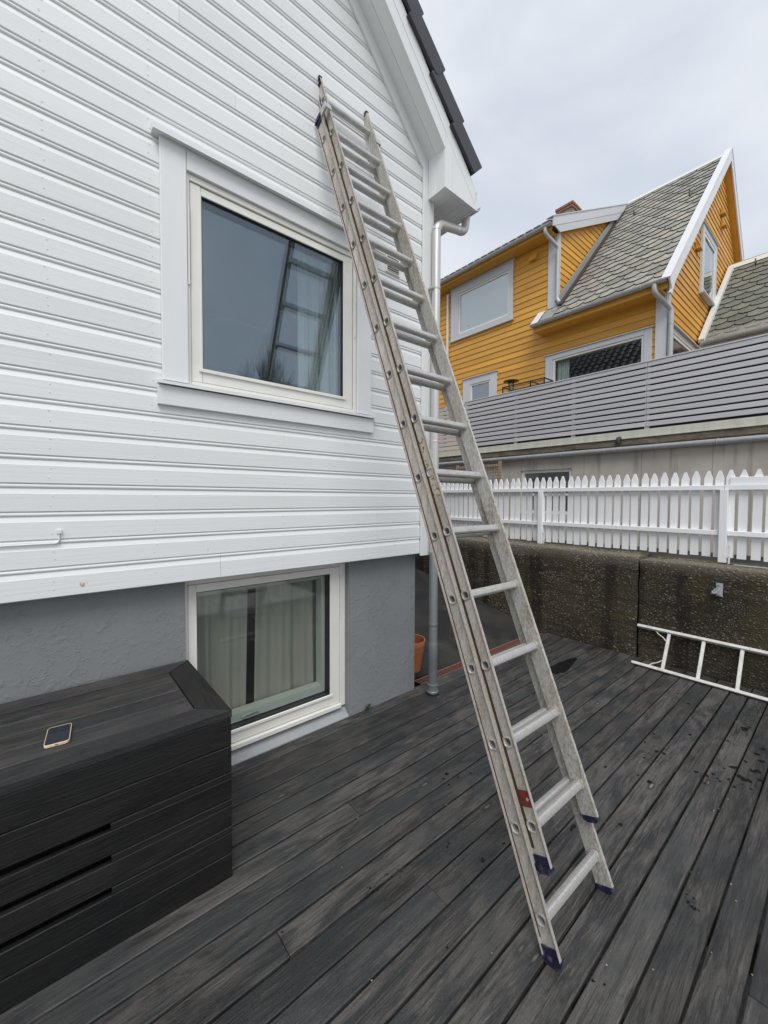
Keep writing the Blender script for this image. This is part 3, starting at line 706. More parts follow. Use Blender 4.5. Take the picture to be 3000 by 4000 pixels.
# upper window
uw = thing('window', (1.2, 2.45, 2.36)); uw.parent = wh; uw.location = Vector((1.2,2.45,2.36))-ORG[wh.name]
def sub(b, name, mat, par=None, **k): return b.build(name, mat, par, **k)
sub(pk(0.492,0.622,2.424,2.449,2.352,3.62,axis='z'), 'casing', 'white_z', uw)
sub(pk(1.783,1.912,2.424,2.449,2.352,3.62,axis='z'), 'casing', 'white_z', uw)
sub(pk(0.6235,1.7815,2.4235,2.449,3.508,3.62,axis='x'), 'casing', 'white_x', uw)
sub(MB().prism([(2.385,3.612),(2.385,3.640),(2.449,3.668),(2.449,3.622),(2.40,3.620)], 'x', 0.456, 1.955), 'drip_cap', 'white_x', uw)
sub(MB().prism([(2.402,2.326),(2.402,2.342),(2.455,2.3505),(2.455,2.333)], 'x', 0.468, 1.952), 'sill', 'white_x', uw)
sub(pk(0.468,1.938,2.425,2.449,2.218,2.324,axis='x'), 'apron', 'white_x', uw)
for a in ((0.6235,0.640,2.44,2.60,2.352,3.507),(1.756,1.7815,2.44,2.60,2.352,3.507),(0.6405,1.7555,2.441,2.60,3.472,3.507),(0.6405,1.7555,2.441,2.60,2.352,2.372)):
    sub(pk(*a, axis='z' if a[5]-a[4] > 1 else 'x'), 'frame', 'frame', uw)
def sash(par, x0, x1, z0, z1, gx0, gx1, gz0, gz1, y0, y1):
    sub(pk(x0,gx0,y0,y1,z0,z1,axis='z',c=.004), 'sash_stile', 'frame', par)
    sub(pk(gx1,x1,y0,y1,z0,z1,axis='z',c=.004), 'sash_stile', 'frame', par)
    sub(pk(gx0+.0005,gx1-.0005,y0+.001,y1,gz1,z1,axis='x',c=.004), 'sash_rail', 'frame', par)
    sub(pk(gx0+.0005,gx1-.0005,y0+.001,y1,z0,gz0,axis='x',c=.004), 'sash_rail', 'frame', par)
    # glazing bead and gasket
    for a in ((gx0-.014,gx0+.001,y0-.0035,y0+.002,gz0-.014,gz1+.014,'z'),(gx1-.001,gx1+.014,y0-.0035,y0+.002,gz0-.014,gz1+.014,'z'),
              (gx0+.0015,gx1-.0015,y0-.0035,y0+.002,gz1-.001,gz1+.014,'x'),(gx0-.02,gx1+.02,y0-.010,y0-.0036,gz0-.018,gz0+.002,'x')):
        sub(pk(*a[:6],axis=a[6],c=.002), 'glazing_bead', 'frame', par)
    gk = MB()
    gk.box(gx0+.0015,gx0+.006,y0+.004,y1-.01,gz0,gz1); gk.box(gx1-.006,gx1-.0015,y0+.004,y1-.01,gz0,gz1)
    gk.box(gx0+.0065,gx1-.0065,y0+.004,y1-.01,gz1-.006,gz1-.0015); gk.box(gx0+.0065,gx1-.0065,y0+.004,y1-.01,gz0+.0005,gz0+.006)
    sub(gk, 'gasket', 'gasket', par)
sash(uw, 0.643, 1.7525, 2.376, 3.468, 0.702, 1.671, 2.452, 3.420, 2.449, 2.52)
for y in (2.463, 2.495): sub(bx(0.7085,1.6645,y,y+.004,2.4585,3.4135), 'pane', 'glass', uw)
for x in (0.6315, 1.7625): sub(pk(x-.006,x+.006,2.432,2.4395,2.90,3.33,axis='z',c=.002), 'ventilator_cover', 'frame', uw)
room = MB()
room.box(0.45,0.50,2.61,4.6,2.2,3.75); room.box(1.95,2.0,2.61,4.6,2.2,3.75); room.box(0.501,1.949,2.61,4.6,3.70,3.75); room.box(0.501,1.949,2.61,4.6,2.2,2.25); room.box(0.501,1.949,4.55,4.6,2.251,3.699)
sub(room, 'room', 'room', uw)
for a in ((0.55,0.66,2.601,2.612,2.3,3.55),(1.70,1.85,2.601,2.612,2.3,3.55)): sub(bx(*a), 'inner_casing', 'lining', uw)

# lower window
lw = thing('window', (1.2, 2.6, 0.08)); lw.parent = wh; lw.location = Vector((1.2,2.6,0.08))-ORG[wh.name]
for a, ax in (((0.6195,0.640,2.585,2.70,0.08,1.235),'z'),((1.738,1.7945,2.600,2.70,0.08,1.235),'z'),((0.6405,1.7375,2.586,2.70,1.192,1.235),'x'),((0.6405,1.7375,2.570,2.70,0.0815,0.113),'x')):
    sub(pk(*a, axis=ax), 'frame', 'frame', lw)
sash(lw, 0.643, 1.7345, 0.117, 1.188, 0.690, 1.6475, 0.205, 1.142, 2.590, 2.655)
for y in (2.604, 2.634): sub(bx(0.6965,1.641,y,y+.004,0.2115,1.1355), 'pane', 'glass_low', lw)
sub(pk(1.7405,1.749,2.594,2.5995,0.78,1.12,axis='z',c=.002), 'ventilator_cover', 'frame', lw)
# inner lining and handle
for a in ((1.610,1.640,2.656,2.735,0.213,1.134),(0.698,0.712,2.656,2.735,0.213,1.134),(0.7125,1.6095,2.656,2.735,0.213,0.268),(0.7125,1.6095,2.656,2.735,1.10,1.134)):
    sub(bx(*a), 'inner_sash', 'lining', lw)
h_ = MB().tube([(0.985,2.655,0.236),(0.985,2.643,0.238),(1.01,2.6415,0.248),(1.075,2.6415,0.252),(1.10,2.642,0.244)], 0.006, 8)
sub(h_, 'handle', 'galv', lw, smooth=True)
room = MB()
room.box(0.45,0.50,2.81,4.6,0.0,1.3); room.box(1.90,1.95,2.81,4.6,0.0,1.3); room.box(0.501,1.899,2.81,4.6,1.245,1.249); room.box(0.501,1.899,2.81,4.6,0.0,0.05); room.box(0.501,1.899,4.55,4.6,0.051,1.244)
sub(room, 'room', 'room', lw)

# vent grille
vg = bx(2.065,2.212,2.440,2.4495,3.495,3.625).build('wall_vent', 'frame', wh)
for i in range(7): MB().prism([(2.439,3.508+i*.0155),(2.430,3.5095+i*.0155),(2.439,3.5165+i*.0155)], 'x', 2.078, 2.199).build('vent_louvre', 'frame', vg)
for i in range(7): bx(2.079,2.198,2.4385,2.4395,3.5168+i*.0155,3.5230+i*.0155).build('vent_slot', 'gasket', vg)
# surface cable that ends in a painted plug
cb = MB().tube([(-1.2,2.446,1.497),(0.02,2.446,1.500)] + bend((0,2.446,1.5),(0.045,2.446,1.5),(0.045,2.446,1.6),0.018) + [(0.046,2.446,1.548)], 0.0042, 8)
cb.build('cable', 'cable', wh, smooth=True)
bx(0.037,0.055,2.438,2.4495,1.546,1.562).build('cable_plug', 'white_x', wh)

# ------------------------------------------------------------------ curtains (things of their own)
def curtain(name, x0, x1, z0, z1, y, amp, waves, mat, label, taper=0.0, seed=0):
    n = 90; k = 10; q = random.Random(seed); ph = [q.uniform(0, 6.28) for _ in range(4)]; vs_ = []; fs_ = []
    for j in range(k+1):
        t_ = j/k; z = z0+(z1-z0)*t_
        for i in range(n+1):
            u = i/n; w_ = waves
            x = x0+(x1-x0)*u + taper*(1-t_)*(u-0.5)
            d = amp*(math.sin(u*w_*6.283+ph[0]+0.3*math.sin(t_*3))+0.5*math.sin(u*w_*13.7+ph[1]))*(0.7+0.3*math.sin(u*5+ph[2]))
            vs_.append((x, y+d, z))
    for j in range(k):
        for i in range(n): a = j*(n+1)+i; fs_.append((a, a+1, a+n+2, a+n+1))
    b_ = MB().add(vs_, fs_); c_ = ((x0+x1)/2, y, z0)
    o = b_.build(name, mat, org=c_, smooth=True, label=label, cat='curtain')
    md = o.modifiers.new('thick', 'SOLIDIFY'); md.thickness = 0.0015
    return o
curtain('curtain', 1.44, 1.90, 2.26, 3.66, 2.70, 0.022, 5, 'curtain', 'white sheer curtain at the right of the upper window behind the glass', seed=1)
curtain('curtain', 0.66, 1.075, 0.08, 1.20, 2.765, 0.020, 2.6, 'linen', 'grey linen curtain at the left of the basement window, before the dark gap', taper=-0.05, seed=2)
curtain('curtain', 1.135, 1.785, 0.08, 1.20, 2.77, 0.022, 3.3, 'linen', 'grey linen curtain at the right of the basement window, past the dark gap', taper=0.05, seed=5)

# ------------------------------------------------------------------ storage box
sb = thing('storage_box', (-0.7, 2.15, 0.0), 'near-black stained wooden storage box with mitred lid against the grey plinth', 'storage box')
BX1, BY0, BY1, BT = 0.616, 1.787, 2.512, 0.769
BX0 = -2.0
zt0, zt1 = BT-0.030, BT
fw = 0.124
def lidpoly(poly, name, mat):
    MB().prism(poly, 'z', zt0, zt1).build(name, mat, sb)
e = 0.0012
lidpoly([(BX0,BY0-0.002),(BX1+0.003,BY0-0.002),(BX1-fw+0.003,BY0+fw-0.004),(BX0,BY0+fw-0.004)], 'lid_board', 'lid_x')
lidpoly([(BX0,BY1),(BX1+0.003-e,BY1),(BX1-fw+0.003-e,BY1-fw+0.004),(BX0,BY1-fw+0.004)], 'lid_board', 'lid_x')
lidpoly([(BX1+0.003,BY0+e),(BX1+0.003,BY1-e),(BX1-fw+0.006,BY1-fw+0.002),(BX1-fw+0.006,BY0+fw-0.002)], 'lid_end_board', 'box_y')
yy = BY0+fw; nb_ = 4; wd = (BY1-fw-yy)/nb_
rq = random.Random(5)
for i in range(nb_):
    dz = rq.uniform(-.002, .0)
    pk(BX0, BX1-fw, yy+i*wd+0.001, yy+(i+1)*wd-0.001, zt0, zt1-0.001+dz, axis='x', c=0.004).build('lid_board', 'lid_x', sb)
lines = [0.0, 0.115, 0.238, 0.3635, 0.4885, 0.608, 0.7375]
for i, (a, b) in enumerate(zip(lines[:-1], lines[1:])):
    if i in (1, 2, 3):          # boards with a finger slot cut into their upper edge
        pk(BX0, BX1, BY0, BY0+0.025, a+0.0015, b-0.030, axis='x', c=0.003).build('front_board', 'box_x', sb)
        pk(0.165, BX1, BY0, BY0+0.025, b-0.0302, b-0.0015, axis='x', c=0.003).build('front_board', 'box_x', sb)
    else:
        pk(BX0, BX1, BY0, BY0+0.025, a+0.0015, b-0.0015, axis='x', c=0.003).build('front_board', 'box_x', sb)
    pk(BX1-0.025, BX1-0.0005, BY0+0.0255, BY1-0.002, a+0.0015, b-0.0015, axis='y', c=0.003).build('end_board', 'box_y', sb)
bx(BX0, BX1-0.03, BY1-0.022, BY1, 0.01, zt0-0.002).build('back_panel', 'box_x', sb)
bx(BX0, BX1-0.03, BY0+0.06, BY0+0.075, 0.01, zt0-0.002).build('inner_lining', 'gasket', sb)

# ------------------------------------------------------------------ phone on the box
def rrect(w, l, r, n=6):
    p = []
    for cx, cy, a0 in ((w/2-r,l/2-r,0),(-w/2+r,l/2-r,90),(-w/2+r,-l/2+r,180),(w/2-r,-l/2+r,270)):
        for i in range(n+1):
            a = R(a0+90*i/n); p.append((cx+r*math.cos(a), cy+r*math.sin(a)))
    return p
PHZ = BT+0.0005
ph = thing('phone', (0.021, 2.022, PHZ), 'dark-screened phone in a cream case lying on the black box lid', 'phone')
ph.rotation_euler = (0, 0, R(-5.5))
def local(b, name, mat, par, **k):
    o = b.build(name, mat, None, org=(0,0,0), **k); o.parent = par; o.location = (0,0,0); ORG[o.name] = ORG[par.name]; return o
W_, L_ = 0.078, 0.146
outl = rrect(W_, L_, 0.013); ins = rrect(W_-0.004, L_-0.004, 0.011); n = len(outl); b_ = MB()
b_.add([(x*0.985,y*0.992,0) for x,y in outl]+[(x,y,0.0025) for x,y in outl]+[(x,y,0.0098) for x,y in outl]+[(x*0.99,y*0.995,0.0108) for x,y in outl]+[(x,y,0.0108) for x,y in ins]+[(x,y,0.0092) for x,y in ins],
       [tuple(range(n))[::-1]]+[(k*n+i,k*n+(i+1)%n,(k+1)*n+(i+1)%n,(k+1)*n+i) for k in range(5) for i in range(n)]+[tuple(range(5*n,6*n))])
local(b_, 'case', 'case', ph, smooth=True)
local(MB().prism(rrect(W_-0.0045, L_-0.0045, 0.0105), 'z', 0.0093, 0.0102), 'screen', 'screen', ph)
local(bx(-0.0055,0.0055,-L_/2-0.0003,-L_/2+0.002,0.0040,0.0072), 'charging_port', 'port', ph)
sp_ = MB()
for i in range(3): sp_.box(-0.022+i*.003,-0.0205+i*.003,-L_/2-0.0002,-L_/2+0.002,0.0048,0.0064)
for i in range(4): sp_.box(0.013+i*.003,0.0145+i*.003,-L_/2-0.0002,-L_/2+0.002,0.0048,0.0064)
local(sp_, 'speaker_holes', 'port', ph, kind='stuff')

# ------------------------------------------------------------------ big extension ladder
P0 = Vector((1.403, 0.729, 0.132)); v = Vector((0.010, 0.378, 0.926)).normalized()
w = Vector((1.0, -0.021, -0.002)); w = (w - v*w.dot(v)).normalized(); nrm = w.cross(v).normalized()
def LP(p): return P0 + w*p.x + v*p.y + nrm*p.z        # local: x across, y up the rail, z towards the climber
lad = thing('extension_ladder', tuple(P0 - v*0.142), 'weathered aluminium extension ladder leaning on the white wall over the deck', 'ladder')
def lpart(b, name, mat, par=lad, **k): return b.xf(LP).build(name, mat, par, **k)
def prism_y(poly, a, b):    # poly in (x,z) local
    return MB().prism(poly, 'y', a, b)
def stile(x_web, side, t0, t1, c0, c1, mat, chamf=0.03):
    """channel rail: web plane at x_web, flanges pointing outward (side -1 left, +1 right), reeded web"""
    th = 0.0026; fl = 0.0135; s_ = side
    pts = [(0, c0+0.004), (0.0, c0+0.001), (fl, c0), (fl, c0+th), (th, c0+th+0.001)]
    k = 9; z0 = c0+0.014; z1 = c1-0.014
    for i in range(k):                                     # shallow reeds on the outer side of the web
        za = z0+(z1-z0)*i/k; zb = z0+(z1-z0)*(i+0.5)/k
        pts += [(th, za), (th-0.0009, za+0.0006), (th-0.0009, zb), (th, zb+0.0006)]
    pts += [(th, c1-th-0.001), (fl, c1-th), (fl, c1), (0.0, c1-0.001), (0, c1-0.004)]
    poly = [(x_web+s_*x, z) for x, z in pts]
    return prism_y(poly, t0, t1)
def punch(o, xw, side, ts, cz, r=0.0165):
    """cut the rung holes through the web"""
    cm = MB(); n_ = 20
    for t_ in ts:
        pr_ = []
        for i in range(n_):
            a = 2*math.pi*i/n_; c_, s_ = math.cos(a), math.sin(a); q = r*0.98/((abs(c_)**3.2+abs(s_)**3.2)**(1/3.2)); pr_.append((t_+q*c_, cz+q*s_))
        xs_ = sorted((xw-side*0.004, xw+side*0.008))
        cm.add([(xs_[0],q[0],q[1]) for q in pr_]+[(xs_[1],q[0],q[1]) for q in pr_],[tuple(range(n_))[::-1],tuple(range(n_,2*n_))]+[(i,(i+1)%n_,(i+1)%n_+n_,i+n_) for i in range(n_)])
    c_o = cm.xf(LP).build('hole_cutter','rubber',o.parent)
    md = o.modifiers.new('holes','BOOLEAN'); md.operation = 'DIFFERENCE'; md.solver = 'EXACT'; md.object = c_o
    bpy.context.view_layer.update()
    me = bpy.data.meshes.new_from_object(o.evaluated_get(bpy.context.evaluated_depsgraph_get()))
    o.modifiers.clear(); o.data = me; bpy.data.objects.remove(c_o)
def foot(x_web, side, t0, c0, c1, up):
    s_ = side; x0 = x_web-s_*0.0035; x1 = x_web+s_*0.0165; a, b = min(x0,x1), max(x0,x1); m_ = MB()
    sg = 1 if up else -1
    # cap: sole with rounded heel, and a tongue inside the channel
    pts = [(c0-0.003, t0+sg*0.0), (c1+0.003, t0+sg*0.0), (c1+0.003, t0-sg*0.010), (c1-0.012, t0-sg*0.024), (c0+0.022, t0-sg*0.026), (c0+0.004, t0-sg*0.016), (c0-0.003, t0-sg*0.006)]
    n = len(pts)
    m_.add([(a, q[1], q[0]) for q in pts]+[(b, q[1], q[0]) for q in pts], [tuple(range(n))[::-1], tuple(range(n,2*n))]+[(i,(i+1)%n,(i+1)%n+n,i+n) for i in range(n)])
    xa, xb = sorted((x_web+s_*0.0032, x_web+s_*0.0085))
    m_.box(xa, xb, min(t0, t0+sg*0.030), max(t0, t0+sg*0.030), c0+0.005, c1-0.005)
    xa, xb = sorted((x_web+s_*0.0085, x_web+s_*0.0105))
    m_.box(xa, xb, min(t0+sg*.006, t0+sg*0.022), max(t0+sg*.006, t0+sg*0.022), c0+0.018, c1-0.018)
    return m_
def rung(xa, xb, t0, cz, r=0.0165):
    m_ = MB(); n = 16; prof = []
    for i in range(n*2):                                    # rounded-square with grip ribs
        a = 2*math.pi*i/(n*2); c_, s_ = math.cos(a), math.sin(a)
        rr_ = r*1.10/((abs(c_)**3.2+abs(s_)**3.2)**(1/3.2)); rr_ *= (1.0 if i % 2 else 0.955)
        prof.append((t0+rr_*c_, cz+rr_*s_))
    k = len(prof)
    m_.add([(xa, q[0], q[1]) for q in prof]+[(xb, q[0], q[1]) for q in prof], [(i,(i+1)%k,(i+1)%k+k,i+k) for i in range(k)])
    ins_ = [(t0+(q[0]-t0)*0.80, cz+(q[1]-cz)*0.80) for q in prof]
    m_.add([(xa, q[0], q[1]) for q in ins_]+[(xb, q[0], q[1]) for q in ins_], [(i,i+k,(i+1)%k+k,(i+1)%k) for i in range(k)])
    return m_
def collar(x, t0, cz, d, r=0.0165):
    m_ = MB(); n = 20
    def ring(rad, xx): 
        o_ = []
        for i in range(n):
            a = 2*math.pi*i/n; c_, s_ = math.cos(a), math.sin(a); q = rad/((abs(c_)**3.2+abs(s_)**3.2)**(1/3.2)); o_.append((xx, t0+q*c_, cz+q*s_))
        return o_
    rs = ring(r*1.36, x)+ring(r*1.30, x+d*0.004)+ring(r*1.05, x+d*0.0045)+ring(r*0.86, x+d*0.001)
    m_.add(rs, [(k*n+i,k*n+(i+1)%n,(k+1)*n+(i+1)%n,(k+1)*n+i) for k in range(3) for i in range(n)])
    return m_
SP = 0.30434
def section(xl, xr, t_off, cz, t0, t1, c0, c1, matset):
    L = lpart(stile(xl, -1, t0, t1, c0, c1, 'ladder'), 'stile', 'ladder')
    Rr = lpart(stile(xr, 1, t0, t1, c0, c1, 'ladder'), 'stile', 'ladder_in')
    for st_, x_, s_ in ((L, xl, -1), (Rr, xr, 1)):
        punch(st_, x_, s_, [t_off+SP*i for i in range(15)], cz)
        gm = MB()
        for ca_, cb_ in ((c0+0.0040, c0+(0.0095 if c0 < 0 else 0.0175)), (c1-0.0070, c1-0.0040)):
            xs_ = sorted((x_+s_*0.0026, x_+s_*0.0034)); gm.box(xs_[0], xs_[1], t0+0.05, t1-0.05, ca_, cb_)
        lpart(gm, 'grime_shade_line', 'grime_shade', st_)  # corner grime, with the shade of recess and rail gap painted in
        lpart(foot(x_, s_, t0, c0, c1, True), 'foot', 'blue', st_)
        lpart(foot(x_, s_, t1, c0, c1, False), 'top_cap', 'blue', st_)
    for i in range(15):
        t_ = t_off+SP*i
        rg = lpart(rung(xl-0.0034, xr+0.0034, t_, cz), 'rung', 'rung', smooth=True)
        lpart(collar(xl-0.0028, t_, cz, -1), 'rung_collar', 'ladder_in', rg, smooth=True)
        lpart(collar(xr-0.0002, t_, cz, -1, 0.0175), 'rung_collar', 'ladder_in', rg, smooth=True)
    return L, Rr
bL, bR = section(0.0, 0.436, 0.0, 0.0, -0.112, 4.43, -0.036, 0.040, None)
fL, fR = section(0.029, 0.407, 0.3073, 0.058, 0.180, 4.735, 0.0225, 0.098, None)
# guide brackets, rivets, tape and labels
def slab(x0,x1,t0,t1,c0,c1): return MB().box(x0,x1,t0,t1,c0,c1)
lpart(slab(0.0245,0.0262,0.376,0.436,0.0415,0.0945), 'red_tape', 'red', fL)
riv = MB()
for t_, c_ in ((0.405,0.075),): riv.tube([(0.0246,t_,c_),(0.0225,t_,c_)], 0.006, 10)
lpart(riv, 'rivet', 'rung', fL)
riv = MB()
for t_, c_ in ((0.43,0.062),(0.62,0.045),): riv.tube([(0.4075,t_,c_),(0.4045,t_,c_)], 0.0065, 10)
lpart(riv, 'rivet', 'rung', fR)
for x_, s_ in ((0.0, -1), (0.436, 1)):
    par = bL if s_ < 0 else bR
    bk = MB(); a, b = sorted((x_+s_*0.0015, x_-s_*0.034))
    bk.box(a, b, 4.405, 4.452, 0.0995, 0.103); a2, b2 = sorted((x_+s_*0.002, x_+s_*0.0155))
    bk.box(a2, b2, 4.405, 4.452, 0.0405, 0.1029) if s_ < 0 else bk.box(a2, b2-0.010, 4.405, 4.452, 0.0405, 0.1029)
    lpart(bk, 'guide_bracket', 'galv', par)
# printed label strip on the left rail, worn
lbl = NT('worn_label_print')
o_ = lbl.noise(lbl.vec((220, 60, 60)), 1, 3, 0.6); z_ = lbl.noise(lbl.vec((30, 30, 30)), 1, 3)
c = lbl.mix(lbl.ramp(o_, [(0.52, 0.0), (0.58, 1.0)]), (0.50, 0.44, 0.33), (0.16, 0.13, 0.08))
M['label'] = lbl.fin(lbl.mix(lbl.ramp(z_, [(0.5, 0.0), (0.6, 1.0)]), c, (0.42, 0.40, 0.36)), 0.5)
lpart(slab(0.0252,0.0262,1.70,2.02,0.040,0.082), 'worn_label', 'label', fL)

# ------------------------------------------------------------------ low white ladder lying by the retaining wall
ll = thing('ladder', (4.64, 0.3, 0.0), 'dirty white flat ladder lying on its side against the mossy concrete wall', 'ladder')
A0 = Vector((4.655, 0, 0.004)); A1 = Vector((4.868, 0, 0.345)); dv = (A1-A0).normalized(); dn = Vector((-dv.z, 0, dv.x))
def LQ(p): return A0 + Vector((0,1,0))*p.y + dv*p.x + dn*p.z
def lq(b, name, mat, par=ll, **k): return b.xf(LQ).build(name, mat, par, **k)
WL = (A1-A0).length
lq(pk(0.0,0.028,-1.9,1.492,-0.030,0.030,axis='y',c=.004), 'stile', 'whiteladder')
lq(pk(WL-0.002,WL+0.026,-1.9,1.512,-0.030,0.030,axis='y',c=.004), 'stile', 'whiteladder')
for i in range(12):
    y = 1.225-0.283*i
    if y < -1.85: break
    lq(pk(0.0285,WL-0.0025,y-0.014,y+0.014,-0.012,0.012,axis='x',c=.003), 'rung', 'whiteladder')
for s_ in (0, 1):
    x0 = 0.028 if s_ == 0 else WL-0.003; q = 1 if s_ == 0 else -1
    pth = [(x0, 1.345, 0.0),(x0+q*0.03,1.315,0.002),(x0+q*0.055,1.27,0.002),(x0+q*0.085,1.241,0.0)]
    lq(MB().tube(pth, 0.0055, 7), 'corner_brace', 'whiteladder', smooth=True)

# ------------------------------------------------------------------ flower pot, weed, drain
PX, PY = 2.748, 2.845; PZ = 0.016
fp = thing('flower_pot', (PX,PY,PZ), 'empty terracotta-coloured flower pot half hidden by the grey plinth corner', 'flower pot')
pf = [(0.082,0.0),(0.086,0.003),(0.104,0.135),(0.1055,0.14),(0.106,0.15),(0.107,0.153),(0.117,0.235),(0.121,0.237),(0.126,0.288),(0.124,0.292),(0.117,0.290),(0.111,0.235),(0.107,0.20)]
MB().lathe([(r*1.17,PZ+z*1.06) for r,z in pf], PX, PY, 36, True, False).build('pot', 'terra', fp, smooth=True)
MB().lathe([(0.1245,PZ+0.212),(0.06,PZ+0.222),(0.001,PZ+0.218)], PX, PY, 24, False, True).build('soil', 'soil', fp, smooth=True)
wd_ = thing('weed', (1.972,2.535,0.0), 'tiny green weed sprouting where the grey plinth meets the deck', 'weed')
rw = random.Random(4)
for i in range(16):
    a = rw.uniform(0,6.28); l = rw.uniform(0.03,0.075); x0 = 1.972+rw.uniform(-.022,.022); y0 = 2.535+rw.uniform(-.006,.006)
    dx, dy = math.cos(a)*l*0.75, -abs(math.sin(a))*l*0.5; hgt = l*rw.uniform(.45,.95); ww = 0.0055
    px_, py_ = -dy, dx; q = math.hypot(px_,py_) or 1; px_, py_ = px_/q*ww, py_/q*ww
    MB().add([(x0,y0,-0.002),(x0+dx*.5+px_,y0+dy*.5+py_,hgt*.7),(x0+dx,y0+dy,hgt),(x0+dx*.5-px_,y0+dy*.5-py_,hgt*.72)], [(0,1,2),(0,2,3)]).build('leaf','leaf',wd_)
dg = thing('drain_channel', (3.7,2.625,-0.1), 'rusty red drain grate running along the far edge of the deck', 'drain')
pk(2.63,4.84,2.574,2.584,-0.013,-0.004,axis='x',c=.002).build('channel_rim','grate',dg)
pk(2.63,4.84,2.668,2.678,-0.013,-0.004,axis='x',c=.002).build('channel_rim','grate',dg)
bx(2.63,4.84,2.574,2.678,-0.10,-0.08).build('channel_floor','gasket',dg)
bx(2.63,4.84,2.574,2.5835,-0.0799,-0.0135).build('channel_wall','gasket',dg); bx(2.63,4.84,2.6685,2.678,-0.0799,-0.0135).build('channel_wall','gasket',dg)
bar = MB(); seg = 6; pts = []
for i in range(seg+1):
    t_ = i/seg; pts.append((0.007*math.sin(t_*6.283), 2.584+0.084*t_))
lo = [(x-0.0048,y) for x,y in pts]; hi = [(x+0.0048,y) for x,y in pts][::-1]
bar.prism(lo+hi, 'z', -0.0075, -0.006)
ob = bar.build('grate_bar', 'grate', dg, org=(0,0,0)); ob.location = Vector((2.645,0,0))-ORG[dg.name]; ORG[ob.name] = Vector((2.645,0,0))
for i in range(1, 87):
    link('grate_bar', ob.data, dg, (2.645+i*0.0252, 0, 0))

# ------------------------------------------------------------------ retaining wall of old concrete, two lengths and a crack
rw_ = thing('retaining_wall', (5.1, 2.5, -0.8), 'dark mossy exposed-aggregate retaining wall with an open vertical joint', 'wall')
def rough_wall(y0, y1, zt, seed):
    ny = max(8, int((y1-y0)/0.045)); nz = 34; m_ = MB(); rows = []
    prof = [(4.905, -0.8)] + [(4.905, -0.05+(zt-0.03+0.05)*i/nz) for i in range(nz+1)] + [(4.912, zt-0.012),(4.93, zt)] + [(4.93+0.42*i/8, zt+0.004*i/8) for i in range(1,9)] + [(5.352, -0.8)]
    n = len(prof)
    for j in range(ny+1):
        y = y0+(y1-y0)*j/ny
        row = []
        for i, (x, z) in enumerate(prof):
            if 0 < i < n-1:
                d = 0.012*mnoise.noise((y*2.2, z*3, seed)) + 0.007*mnoise.noise((y*9, z*14, seed+5)) + 0.005*mnoise.noise((y*25, z*28, seed+9))
                edge = min(y-y0, y1-y)
                rnd_ = 0.012*max(0, 1-edge/0.05)*(1+mnoise.noise((z*9, seed, 3)))
                x2 = x + d*0.8 + rnd_; z2 = z + (d*0.9 if z > zt-0.05 else 0) - (rnd_ if z > zt-0.05 else 0)
                yj = y + (0.012*mnoise.noise((z*7, seed+2, 1)) if j in (0, ny) else 0)
                row.append((x2, yj, z2))
            else: row.append((x, y, z))
        rows.append(row)
    m_.add([q for r_ in rows for q in r_], [(j*n+i, j*n+i+1, (j+1)*n+i+1, (j+1)*n+i) for j in range(ny) for i in range(n-1)] + [tuple(range(n))[::-1], tuple(range(ny*n,(ny+1)*n))])
    return m_
rough_wall(1.541, 9.0, 1.103, 1.0).build('wall_section', 'retwall', rw_, smooth=True)
rough_wall(-2.5, 1.521, 1.083, 4.0).build('wall_section', 'retwall', rw_, smooth=True)
bx(5.0, 5.3, 1.50, 1.57, -0.8, 1.06).build('joint_filler', 'backing', rw_)
# rounded stones standing proud of the weathered face
t = NT('pebble_pale'); M['peb0'] = t.fin((0.17, 0.145, 0.105), 0.85)
t = NT('pebble_brown'); M['peb1'] = t.fin((0.085, 0.06, 0.036), 0.85)
t = NT('pebble_grey'); M['peb2'] = t.fin((0.10, 0.10, 0.09), 0.85)
t = NT('pebble_dark'); M['peb3'] = t.fin((0.035, 0.03, 0.024), 0.85)
ri = random.Random(41); pb = MB(); pmi = []
ico_v = [(0,0,1),(0.894,0,0.447),(0.276,0.851,0.447),(-0.724,0.526,0.447),(-0.724,-0.526,0.447),(0.276,-0.851,0.447),(0.724,0.526,-0.447),(-0.276,0.851,-0.447),(-0.894,0,-0.447),(-0.276,-0.851,-0.447),(0.724,-0.526,-0.447),(0,0,-1)]
ico_f = [(0,1,2),(0,2,3),(0,3,4),(0,4,5),(0,5,1),(1,6,2),(2,7,3),(3,8,4),(4,9,5),(5,10,1),(6,7,2),(7,8,3),(8,9,4),(9,10,5),(10,6,1),(11,7,6),(11,8,7),(11,9,8),(11,10,9),(11,6,10)]
for i in range(2600):
    y = ri.uniform(-0.3, 4.6); z = ri.uniform(0.0, 1.07)
    if abs(y-1.533) < 0.035: continue
    if mnoise.noise((y*2.1, z*3.4, 8.0)) < -0.12 and ri.random() < 0.8: continue
    r_ = ri.uniform(0.0035, 0.0085) if ri.random() < 0.85 else ri.uniform(0.008, 0.014)
    sd_ = 1.0 if y > 1.53 else 4.0
    d = 0.012*mnoise.noise((y*2.2, z*3, sd_)) + 0.007*mnoise.noise((y*9, z*14, sd_+5)) + 0.005*mnoise.noise((y*25, z*28, sd_+9))
    x = 4.905+d*0.8+r_*0.25; k_ = ri.randrange(4); sx, sy, sz = r_*ri.uniform(.6,1), r_*ri.uniform(.9,1.5), r_*ri.uniform(.7,1.1)
    pb.add([(x+q[0]*sx, y+q[1]*sy, z+q[2]*sz) for q in ico_v], ico_f); pmi += [k_]*20
po = pb.build('stones', 'peb0', rw_, smooth=True, kind='stuff')
for k_ in (1,2,3): po.data.materials.append(M['peb%d' % k_])
